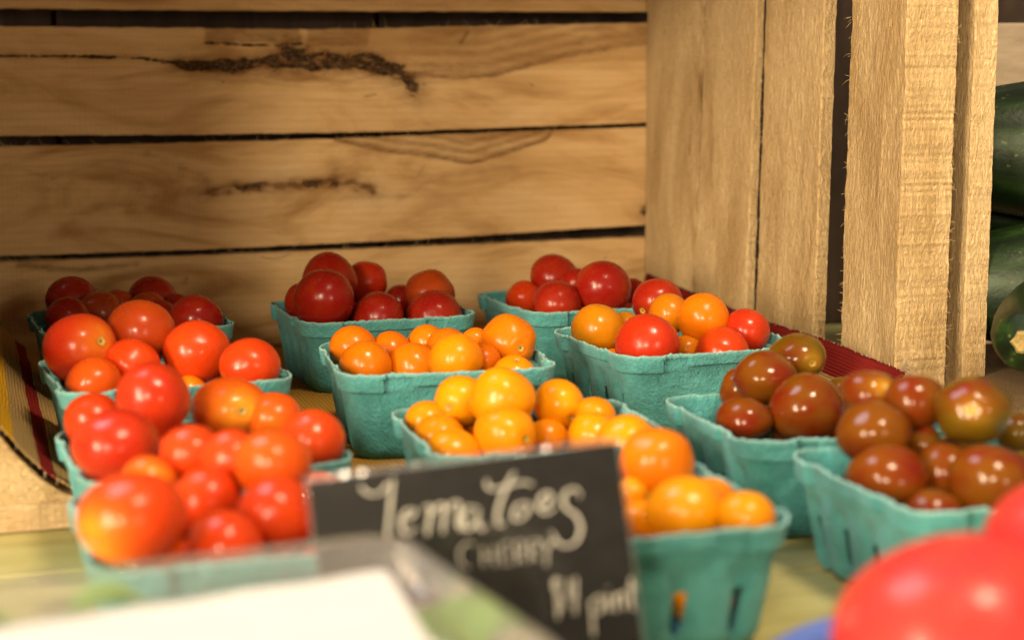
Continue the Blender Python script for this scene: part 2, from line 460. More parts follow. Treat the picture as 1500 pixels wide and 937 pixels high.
def marks_bark(A, Bq, stain, bark):
    wob = 0.16 * nzv(A * 1.3, Bq * 1.3, 3.0) + 0.09 * nzv(A * 4, Bq * 4, 7.0)
    crack = seg_dist(A, Bq, curve_pts([(-54, 21.3), (-48.12, 21.29), (-43.55, 21.25), (-38.87, 21.15), (-36.0, 20.82), (-32.6, 20.91), (-30.2, 20.77)])) + wob * 0.6
    b1 = seg_dist(A, Bq, curve_pts([(-36.2, 20.72), (-34.1, 20.5), (-31.6, 20.55)])) + wob
    b2 = seg_dist(A, Bq, curve_pts([(-32.0, 20.6), (-30.2, 20.81), (-28.7, 21.16), (-27.1, 21.65), (-27.9, 22.0)])) + wob
    b3 = seg_dist(A, Bq, curve_pts([(-29.0, 20.7), (-27.2, 20.75), (-24.6, 20.95), (-22.6, 20.95), (-20.5, 20.3), (-18.97, 19.5), (-18.5, 18.7)])) + wob
    lap = seg_dist(A, Bq, [(-34.04, 22.22), (-31.1, 22.08), (-28.1, 22.09), (-26.9, 22.19)]) + wob * 0.5
    bark += 0.95 * np.exp(-(crack / 0.085) ** 2) * (0.5 + 0.5 * sstep(-50, -42, A))
    rag = 0.85 + 0.7 * nzv(A * 0.9, Bq * 1.4, 41.0) + 0.5 * nzv(A * 2.3, Bq * 3.0, 47.0)      # ragged, broken coverage
    rag = np.clip(rag, 0.25, 1.25)
    for pts in ([(-36, 20.75), (-34.5, 20.35), (-33, 20.75), (-31.5, 20.45), (-30, 20.85)], [(-34.8, 20.9), (-33.6, 20.45), (-32.4, 20.3)],
                [(-31.5, 21.0), (-29.5, 20.9), (-28.2, 21.4), (-27, 21.1), (-25.5, 21.5)], [(-29.5, 20.55), (-27.5, 20.6), (-26, 20.35), (-24, 20.6), (-22, 20.3), (-20.4, 19.9)],
                [(-28.6, 22.0), (-27.4, 21.5), (-26.6, 21.8)], [(-25, 21.4), (-23.6, 20.9), (-22.4, 21.4), (-21.0, 20.9), (-19.8, 20.3), (-18.9, 19.2)], [(-24.6, 20.5), (-23.2, 21.0), (-21.8, 20.6), (-20.6, 20.4)],
                [(-26.6, 20.9), (-25.8, 20.4), (-24.9, 20.9)], [(-21.6, 21.2), (-20.6, 20.6), (-19.4, 20.5)]):
        dc = seg_dist(A, Bq, curve_pts(pts)) + wob * 1.1
        bark += 0.9 * np.exp(-(dc / 0.10) ** 2)
        stain += 0.35 * np.exp(-(dc / 0.35) ** 2)
    bark += rag * (0.62 * np.exp(-(b1 / 0.34) ** 2) + 0.45 * np.exp(-(b2 / 0.40) ** 2) + 0.50 * np.exp(-(b3 / 0.62) ** 2)) + 0.8 * np.exp(-(lap / 0.07) ** 2)
    np.clip(bark, 0, 1, out=bark)
    stain += 0.45 * np.exp(-(b1 / 0.7) ** 2) + 0.35 * np.exp(-(b2 / 0.9) ** 2) + 0.55 * np.exp(-(b3 / 1.1) ** 2) + 0.25 * np.exp(-(crack / 0.3) ** 2)
    inpatch = lambda x0, x1, z0, z1: sstep(x0 - 0.15, x0 + 0.15, A + wob) * (1 - sstep(x1 - 0.15, x1 + 0.15, A + wob)) * sstep(z0 - 0.1, z0 + 0.1, Bq + wob) * (1 - sstep(z1 - 0.1, z1 + 0.1, Bq))
    stain += 0.50 * inpatch(-34.0, -27.1, 22.25, 23.6) + 0.42 * inpatch(-26.6, -22.0, 22.0, 23.6)
    # the brown cathedral figure on the right half: dark along its lower boundary, fading upwards
    lowb = np.interp(A, [-18.5, -15.8, -12.6, -9.3, -5.45, 0.3], [19.6, 19.54, 19.68, 20.49, 21.42, 22.16])
    ab = Bq - lowb + wob * 0.5
    rings = 0.5 + 0.5 * np.sin(ab * 7.5 + 0.8 * nzv(A * 0.3, Bq))
    stain += sstep(-19.6, -17.2, A + 3 * wob) * (0.42 * sstep(-0.06, 0.06, ab) * np.exp(-np.clip(ab, 0, None) / 1.1) + 0.28 * sstep(-0.06, 0.1, ab) * rings) * (1 - 0.4 * sstep(-6, 0, A))
    stain += 0.5 * np.exp(-(seg_dist(A, Bq, [(-15.0, 22.3), (-14.5, 23.0)]) / 0.16) ** 2) + 0.55 * np.exp(-(seg_dist(A, Bq, [(-22.4, 18.35), (-21.6, 18.5)]) / 0.07) ** 2)
    # soft wavy figure under the bark
    for z0, amp in ((19.9, 0.22), (19.2, 0.16), (18.0, 0.12)):
        y = z0 + 0.35 * np.sin(A * 0.35 + z0) + 0.25 * nzv(A * 0.4, np.full_like(A, z0))
        stain += amp * np.exp(-((Bq - y) / 0.13) ** 2) * sstep(-46, -40, A) * (1 - sstep(-16, -10, A))
    np.clip(stain, 0, 0.95, out=stain)
    # the lap of wood above the crack stands proud, bark is eaten away
    z_c = np.interp(A, [-48.1, -38.9, -36.0, -30.2, -27, -22.6, -19, -18.5], [21.3, 21.15, 20.85, 20.85, 20.9, 21.1, 19.8, 19.2])
    step = sstep(-0.1, 0.15, Bq - z_c) * (1 - sstep(-19.5, -18, A))
    return 0.16 * step + 0.35 * bark * (0.6 + 0.8 * nzv(A * 3, Bq * 3, 2.0))

def marks_knot(A, Bq, stain, bark):
    wob = 0.18 * nzv(A * 1.1, Bq * 1.3, 13.0) + 0.07 * nzv(A * 4, Bq * 4, 17.0)
    s = seg_dist(A, Bq, curve_pts([(-34.35, 11.48), (-31.88, 11.82), (-28.37, 11.89), (-25.82, 12.03), (-23.25, 11.88), (-21.96, 11.34)])) + wob
    stain += 0.85 * np.exp(-(s / 0.38) ** 2) * np.clip(0.7 + 0.8 * nzv(A * 1.2, Bq * 2.0, 61.0), 0.2, 1.2) + 0.3 * np.exp(-(s / 0.9) ** 2)
    bark += 0.55 * np.exp(-(seg_dist(A, Bq, [(-32, 11.85), (-30.5, 11.9)]) / 0.25) ** 2) + 0.65 * np.exp(-(seg_dist(A, Bq, [(-27, 12.0), (-24.6, 11.95)]) / 0.25) ** 2)
    lowb = np.interp(A, [-25.5, -24.23, -21.14, -17.99, -14.25, -11.53, -8.22, -7.5], [15.4, 15.02, 14.27, 13.91, 13.23, 13.9, 14.94, 15.6])
    ab = Bq - lowb + wob * 0.4
    inside = sstep(-0.05, 0.08, ab) * (A > -25.5) * (A < -7.5)
    stain += inside * (0.36 + 0.2 * np.sin(ab * 9 + nzv(A * 0.4, Bq))) + 0.55 * np.exp(-(ab / 0.10) ** 2) * (A > -24.8) * (A < -7.8)
    for pts, amp, wd in (([(-38.4, 14.4), (-39.84, 13.7), (-38.94, 12.23), (-39.71, 10.78)], 0.42, 0.12),
                         ([(-38.4, 14.4), (-36.7, 13.65), (-34.3, 12.5), (-36.8, 11.2), (-39.2, 11.5)], 0.30, 0.12),
                         ([(-37.2, 14.6), (-36.2, 14.0), (-36.0, 13.2)], 0.3, 0.1),
                         ([(-45.5, 12.6), (-43, 13.4), (-40.5, 14.2)], 0.25, 0.12),
                         ([(-41.5, 10.2), (-36, 9.6), (-30, 10.3), (-22, 10.9), (-14, 10.5)], 0.22, 0.16),
                         ([(-22, 11.3), (-20.5, 10.9), (-19, 11.1), (-17.5, 12.0), (-15, 12.4), (-11, 12.9)], 0.30, 0.13),
                         ([(-21.5, 14.0), (-20.3, 12.9), (-18.6, 12.4), (-17.9, 13.2)], 0.28, 0.1),
                         ([(-24.7, 12.9), (-24.6, 13.0)], 0.7, 0.17)):
        brk = 0.55 + 0.9 * nzv(A * 0.8, Bq * 0.8, 51.0)
        stain += amp * np.clip(brk, 0, 1.2) * (np.exp(-((seg_dist(A, Bq, curve_pts(pts)) + wob * 1.2) / wd) ** 2) + 0.35 * np.exp(-((seg_dist(A, Bq, curve_pts(pts)) + wob * 2 - 0.25) / (wd * 3)) ** 2))
    kn = np.hypot(A - 0.1, (Bq - 9.2) * 1.1) + wob * 0.5
    bark += 0.8 * np.exp(-(kn / 0.42) ** 2); stain += 0.5 * np.exp(-(kn / 1.0) ** 2)
    np.clip(stain, 0, 0.95, out=stain); np.clip(bark, 0, 1, out=bark)
    return 0.10 * stain * np.exp(-(s / 0.4) ** 2) + 0.25 * bark

def marks_low(A, Bq, stain, bark):
    wob = 0.15 * nzv(A * 1.2, Bq * 1.3, 23.0)
    stain += 0.6 * np.exp(-((seg_dist(A, Bq, [(-47.5, 6.75), (-46.0, 6.55), (-43.2, 6.2), (-39.4, 6.55)]) + wob) / 0.2) ** 2)
    stain += 0.3 * np.exp(-((seg_dist(A, Bq, [(-41, 5.6), (-38, 5.9), (-36, 5.4)]) + wob) / 0.3) ** 2) + 0.4 * np.exp(-((seg_dist(A, Bq, [(-36, 5.0), (-35.9, 5.3)])) / 0.15) ** 2)
    np.clip(stain, 0, 0.9, out=stain)
    return None

def marks_few(A, Bq, stain, bark):
    wob = 0.25 * nzv(A * 0.25, Bq * 0.8, 33.0)
    for z0, b0, L in ((17.0, 8.6, 3.0), (13.0, 26.2, 2.2), (19.5, 24.2, 1.6), (9.5, 26.5, 1.4), (14.5, 12.5, 0.8), (9, 12.8, .7), (21, 35.0, 1.0), (14, 35.6, 2.0)):
        stain += 0.42 * np.exp(-(seg_dist(A, Bq + wob * 0.4, [(z0 - L, b0), (z0 + L, b0 + 0.15)]) / 0.13) ** 2)
    e = np.abs(Bq - (9.25 + A * 0.052)) + 0.25 * nzv(A * 0.7, Bq * 0.5, 71.0)
    stain += 0.75 * np.exp(-(e / 0.16) ** 2) * np.clip(0.6 + 0.9 * nzv(A * 0.35, Bq * 0.2, 73.0), 0, 1.1)  # wane bark edge, darkened in the colour to stand for the shaded seam
    np.clip(stain, 0, 0.8, out=stain)
    return None

board("plank", crate, M['plank'], -52, 0.2, polyfun([(-48, 24.5), (-34, 24.48), (0.2, 24.67)]), K(31.2), 1.1, AX_BACK, na=140, nb=14)
board("plank", crate, M['plank'], -52, 0.2, polyfun([(-48.4, 15.76), (-34.2, 15.66), (-19, 15.71), (0.2, 16.15)]),
      polyfun([(-48, 23.34), (-34, 23.28), (-26.6, 23.22), (-18.9, 23.41), (-8.2, 23.68), (0.2, 23.89)]), 1.2, AX_BACK, na=420, nb=64, marks=marks_bark)
board("plank", crate, M['plank'], -52, 0.2, polyfun([(-48.7, 7.37), (-34.5, 7.37), (-19.1, 7.56), (0.0, 8.13)]),
      polyfun([(-48.4, 15.05), (-39.1, 15.1), (-24.2, 15.27), (-13.7, 15.54), (0.13, 15.83)]), 1.1, AX_BACK, na=380, nb=56, marks=marks_knot)
board("plank", crate, M['plank'], -52, 0.2, K(0.1), polyfun([(-48.8, 6.99), (-34.5, 6.97), (-19.1, 7.05), (0.0, 7.21)]), 1.1, AX_BACK, na=260, nb=40, marks=marks_low)
# right side: upright boards with gaps between them, then the thick post and the batten outside it
r1h = polyfun([(0, 9.2), (5.37, 9.52), (22.7, 10.46), (33, 11.0)])
upright = []
upright.append(board("upright_board", crate, M['rough'], 0.0, 31.2, K(0.04), r1h, 1.0, AX_RIGHT, na=150, nb=30, jitter=0.10, wav=0.10, marks=marks_few))
upright.append(board("upright_board", crate, M['rough'], 0.0, 31.2, lambda a: r1h(a) + 0.30, polyfun([(0, 18.2), (6.35, 18.47), (22.5, 19.12), (33, 19.5)]), 0.62, AX_RIGHT, na=150, nb=30, jitter=0.10, wav=0.10, marks=marks_few))
upright.append(board("upright_board", crate, M['rough'], 0.0, 31.2, polyfun([(0, 19.8), (6.5, 20.05), (22.5, 20.65), (33, 21.0)]), polyfun([(0, 28.1), (7.4, 28.27), (22.3, 28.64), (33, 28.9)]), 0.85, AX_RIGHT, na=150, nb=30, jitter=0.10, wav=0.10, marks=marks_few))
upright.append(board("corner_post", crate, M['rough'], 0.0, 31.2, polyfun([(0, 31.6), (7.8, 31.76), (22.2, 32.04), (33, 32.2)]), polyfun([(0, 38.2), (22, 38.4), (33, 38.5)]), 3.28, AX_RIGHT, na=170, nb=34, jitter=0.12, wav=0.12, marks=marks_few))
board("batten", crate, M['rough'], -1.1, 31.2, K(30.5), K(38.0), 1.5, lambda a, b, c: (4.65 + c, -b, a), na=120, nb=20, jitter=0.07, wav=0.05)
for b0, b1 in ((0.05, 14.0), (14.6, 29.0), (29.7, 42.6)):
    board("upright_board", crate, M['rough'], 0.0, 31.2, K(b0), K(b1), 1.0, AX_LEFT, na=60, nb=12)
for b0, b1 in ((-1.1, 10.6), (10.7, 21.6), (21.7, 32.5), (32.6, 43.1)):
    board("floor_board", crate, M['floorwood'], -52, 4.4 if b0 > 20 else 3.0, K(b0), K(b1), 1.2, lambda a, b, c: (a, -b, -c), na=160, nb=14, jitter=0.05, wav=0.04)
for b0, b1 in ((-1.1, 9.4), (9.7, 19.4), (19.7, 29.5), (29.8, 39.8)):
    board("roof_board", crate, M['plank'], -52, 4.4, K(b0), K(b1), 1.2, lambda a, b, c: (a, -b, 31.35 + c), na=60, nb=8)
# three-cornered cleat along the foot of the left side, under the cloth
cw = np.linspace(1.0, 42.9, 60); tri = [(-50.95, 0.03), (-45.9, 0.03), (-46.9, 0.42), (-48.0, 1.2), (-49.0, 2.35), (-49.9, 3.6), (-50.95, 5.0)]
V, F, G = [], [], []
for i, w in enumerate(cw):
    for (x, z) in tri:
        V.append((x + 0.05 * nz(w * .7, x, z), -w, z)); G.append((w * 0.3 + 900, x * 0.9, z))
nt = len(tri)
for i in range(len(cw) - 1):
    for k in range(nt):
        q = (k + 1) % nt
        F.append((i * nt + k, i * nt + q, (i + 1) * nt + q, (i + 1) * nt + k))
F.append(tuple(range(nt))); F.append(tuple(reversed([(len(cw) - 1) * nt + k for k in range(nt)])))
mesh_obj("corner_cleat", V, F, M['rough'], crate, attrs=dict(grain=np.array(G), stain=np.zeros(len(V)), bark=np.zeros(len(V))))
# sawn fuzz and splinters on the board edges
rs = random.Random(5)
it = []
for k in range(240):
    z = rs.uniform(2, 27)
    side = rs.choice(("post", "post", "b3", "b2", "postl"))
    b, c, d = {"post": (38.3, rs.choice((0.1, 3.2, 3.2)), (0.7, -0.7, 0)), "b3": (28.4, 0.1, (-0.7, -0.7, 0)), "b2": (20.3, 0.1, (-0.8, 0.5, 0)), "postl": (31.9, 0.1, (-0.7, 0.7, 0))}[side]
    it.append(((c, -b, z), (d[0] + rs.uniform(-.4, .4), d[1] + rs.uniform(-.4, .4), rs.uniform(-1.2, 0.6)), rs.uniform(0.15, 0.5), rs.uniform(-.8, .8)))
tag(strands("wood_fuzz", it, M['fuzz'], crate, 0.014), kind="stuff")
it = []
for k in range(230):
    x = rs.choice((rs.uniform(-49, -44), rs.uniform(-34, -20), rs.uniform(-48, 0), rs.uniform(-20, -8)))
    zt = rs.choice((23.3, 15.2, 7.05, 7.05))
    if zt > 20 and x < -25: continue
    if zt == 15.2: zt = float(np.interp(x, [-48.4, -24.2, 0], [15.05, 15.27, 15.83]))
    if zt > 20: zt = float(np.interp(x, [-26, -19, 0], [23.22, 23.41, 23.89]))
    it.append(((x, rs.uniform(-0.05, 0.3), zt - 0.05), (rs.uniform(-1, 1), rs.uniform(-.5, 0), rs.uniform(0.05, 0.8)), rs.uniform(0.2, 0.9), rs.uniform(-1, 1)))
tag(strands("wood_fuzz", it, M['fuzz'], crate, 0.015), kind="stuff")
# one long curled shaving hanging in the gap above the lowest plank
V, F = [], []
path = [(-30.4, -0.1, 6.75), (-29.8, -0.15, 6.6), (-29.2, -0.2, 6.6), (-28.6, -0.22, 6.75), (-28.15, -0.2, 7.05), (-27.95, -0.15, 7.4), (-28.0, -0.05, 7.65)]
for i, q in enumerate(path):
    for a in range(4):
        r_ = 0.055 * (1 - 0.09 * i)
        V.append((q[0] + r_ * math.cos(a * math.pi / 2) * 0.7, q[1] + r_ * math.sin(a * math.pi / 2), q[2] + r_ * math.cos(a * math.pi / 2) * 0.8))
for i in range(len(path) - 1):
    for a in range(4):
        F.append((i * 4 + a, i * 4 + (a + 1) % 4, i * 4 + 4 + (a + 1) % 4, i * 4 + 4 + a))
mesh_obj("splinter", V, F, M['fuzz'], crate, smooth=True)

# ------------------------------------------------------------------ what shows behind the crate
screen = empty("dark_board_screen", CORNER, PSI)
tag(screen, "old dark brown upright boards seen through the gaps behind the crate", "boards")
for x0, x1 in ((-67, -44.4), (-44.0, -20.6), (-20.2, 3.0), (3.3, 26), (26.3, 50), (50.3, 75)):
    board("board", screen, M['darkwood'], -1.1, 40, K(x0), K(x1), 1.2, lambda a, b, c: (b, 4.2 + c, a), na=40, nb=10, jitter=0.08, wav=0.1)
for x0, x1 in ((-67, -30), (-30, 5), (5, 40), (40, 75)):  # added backing layer, blocks the bright background so the seams stay dark
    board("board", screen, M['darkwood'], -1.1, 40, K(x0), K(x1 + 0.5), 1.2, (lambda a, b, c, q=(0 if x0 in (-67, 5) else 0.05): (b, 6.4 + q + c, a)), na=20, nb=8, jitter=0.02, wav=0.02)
ncr = empty("neighbouring_crate", (30.0, 121.0, 0.0), 0.10)
tag(ncr, "greyish wooden crate behind the dark green squashes at the right edge", "crate")
for z0, z1 in ((-1.0, 7.2), (7.8, 15.6), (16.1, 23.4)):
    board("plank", ncr, M['greywood'], -3, 40, K(z0), K(z1), 1.2, lambda a, b, c: (a, c, b), na=60, nb=12)
board("upright_board", ncr, M['greywood'], -1.0, 23.4, K(0), K(6), 1.2, lambda a, b, c: (38 + b, -2 + c, a), na=30, nb=6)

# ------------------------------------------------------------------ the woven cloth lining the crate
prof = [(-50.75, 5.6), (-50.3, 4.7), (-49.6, 3.7), (-48.7, 2.5), (-47.7, 1.35), (-46.6, 0.55), (-45.5, 0.22), (-44, 0.16), (-40, 0.14), (-30, 0.14), (-20, 0.14), (-10, 0.14), (-6, 0.15), (-4.2, 0.30), (-2.9, 0.75), (-1.9, 1.5), (-1.1, 2.5), (-0.55, 3.5), (-0.22, 4.4)]
px = np.array(prof)
arc = np.concatenate([[0], np.cumsum(np.hypot(np.diff(px[:, 0]), np.diff(px[:, 1])))])
U_TOT = arc[-1]
us = np.linspace(0, U_TOT, 150)
X = np.interp(us, arc, px[:, 0]); Z = np.interp(us, arc, px[:, 1])
nv = 90
V, F, Wt = [], [], []
for j in range(nv):
    t = j / (nv - 1)
    for i in range(len(us)):
        w_end = np.interp(X[i], [-51, -46, -30, 0], [42.3, 42.6, 42.0, 39.7])
        w = 1.0 + t * (w_end - 1.0)
        z = Z[i]
        if X[i] > -6:
            top = np.interp(w, [0, 19, 31, 40], [4.45, 3.55, 3.45, 2.95])
            z = 0.15 + (z - 0.15) * (top - 0.15) / (4.4 - 0.15)
        rip = 0.07 * nz(X[i] * 0.35, w * 0.22, 4.0) + 0.03 * nz(X[i] * 1.1, w * 0.9, 9.0)
        z = z + rip * (1.0 if (z > 0.6) else 0.5) + 0.05
        xx = X[i] + (rip * 1.5 if z > 0.7 and X[i] < -20 else 0)
        xx = min(xx, -0.16)
        V.append((xx, -(w + 0.12 * nz(X[i] * 1.5, 3.3) * t), z)); Wt.append((us[i] * 53.5 / U_TOT, w, 0))
n_u = len(us)
n0 = len(V)
V += [(a, b, c - 0.11) for a, b, c in V]; Wt += Wt
for j in range(nv - 1):
    for i in range(n_u - 1):
        q = (j * n_u + i, j * n_u + i + 1, (j + 1) * n_u + i + 1, (j + 1) * n_u + i)
        F.append(q); F.append(tuple(n0 + r for r in reversed(q)))
for i in range(n_u - 1):
    a = (nv - 1) * n_u + i
    F.append((a, a + 1, n0 + a + 1, n0 + a)); F.append((i + 1, i, n0 + i, n0 + i + 1))
for j in range(nv - 1):
    a, b = j * n_u, (j + 1) * n_u
    F.append((a, b, n0 + b, n0 + a))
    a, b = a + n_u - 1, b + n_u - 1
    F.append((b, a, n0 + a, n0 + b))
cl = empty("woven_cloth", CORNER, PSI)
tag(cl, "striped woven cloth in maroon gold and tan lining the crate floor", "cloth")
mesh_obj("cloth", V, F, M['cloth'], cl, smooth=True, attrs=dict(weave=np.array(Wt)))
it = []
for k in range(170):
    i = rs.randrange(0, n_u - 1)
    v = V[(nv - 1) * n_u + i]
    it.append(((v[0], v[1] + 0.05, v[2] - 0.05), (rs.uniform(-.5, .5), -1, rs.uniform(-.5, .2)), rs.uniform(0.2, 0.5), rs.uniform(-.6, .6)))
for k in range(150):   # fuzzy fibres along the selvedge by the wall
    j = rs.randrange(0, nv)
    v = V[j * n_u + n_u - 1]
    it.append(((v[0] - 0.02, v[1], v[2] - 0.05), (rs.uniform(-.8, .2), rs.uniform(-1, 1), rs.uniform(0.0, 1)), rs.uniform(0.08, 0.22), rs.uniform(-.6, .6)))
tag(strands("fringe", it, M['thread'], cl, 0.022), kind="stuff")
# knotted tassel at the cloth's front right corner
v = V[(nv - 1) * n_u + n_u - 1]
it = [((v[0] - 0.2 + rs.uniform(-.1, .1), v[1] - 0.05, v[2] + 0.1), (rs.uniform(-.1, .5), -1 + rs.uniform(-.3, .3), rs.uniform(0.1, 0.9)), rs.uniform(0.7, 1.1), rs.uniform(-.5, .5)) for k in range(16)]
strands("tassel", it, M['thread'], cl, 0.07)
BASKETS = {
    'A1': (-24.074, 104.476, 0.375),
    'A2': (-18.153, 85.954, 0.377),
    'A3': (-13.890, 73.051, 0.372),
    'B1': (-9.291, 108.981, 0.347),
    'B2': (-4.271, 90.159, 0.221),
    'B3': (0.838, 77.123, 0.259),
    'B4': (3.468, 63.274, 0.288),
    'C1': (4.571, 113.357, 0.370),
    'C2': (9.460, 95.967, 0.370),
    'C3': (14.435, 80.016, 0.269),
    'C4': (18.837, 67.609, 0.305),
    'A4': (-10.200, 60.600, 0.330),
}
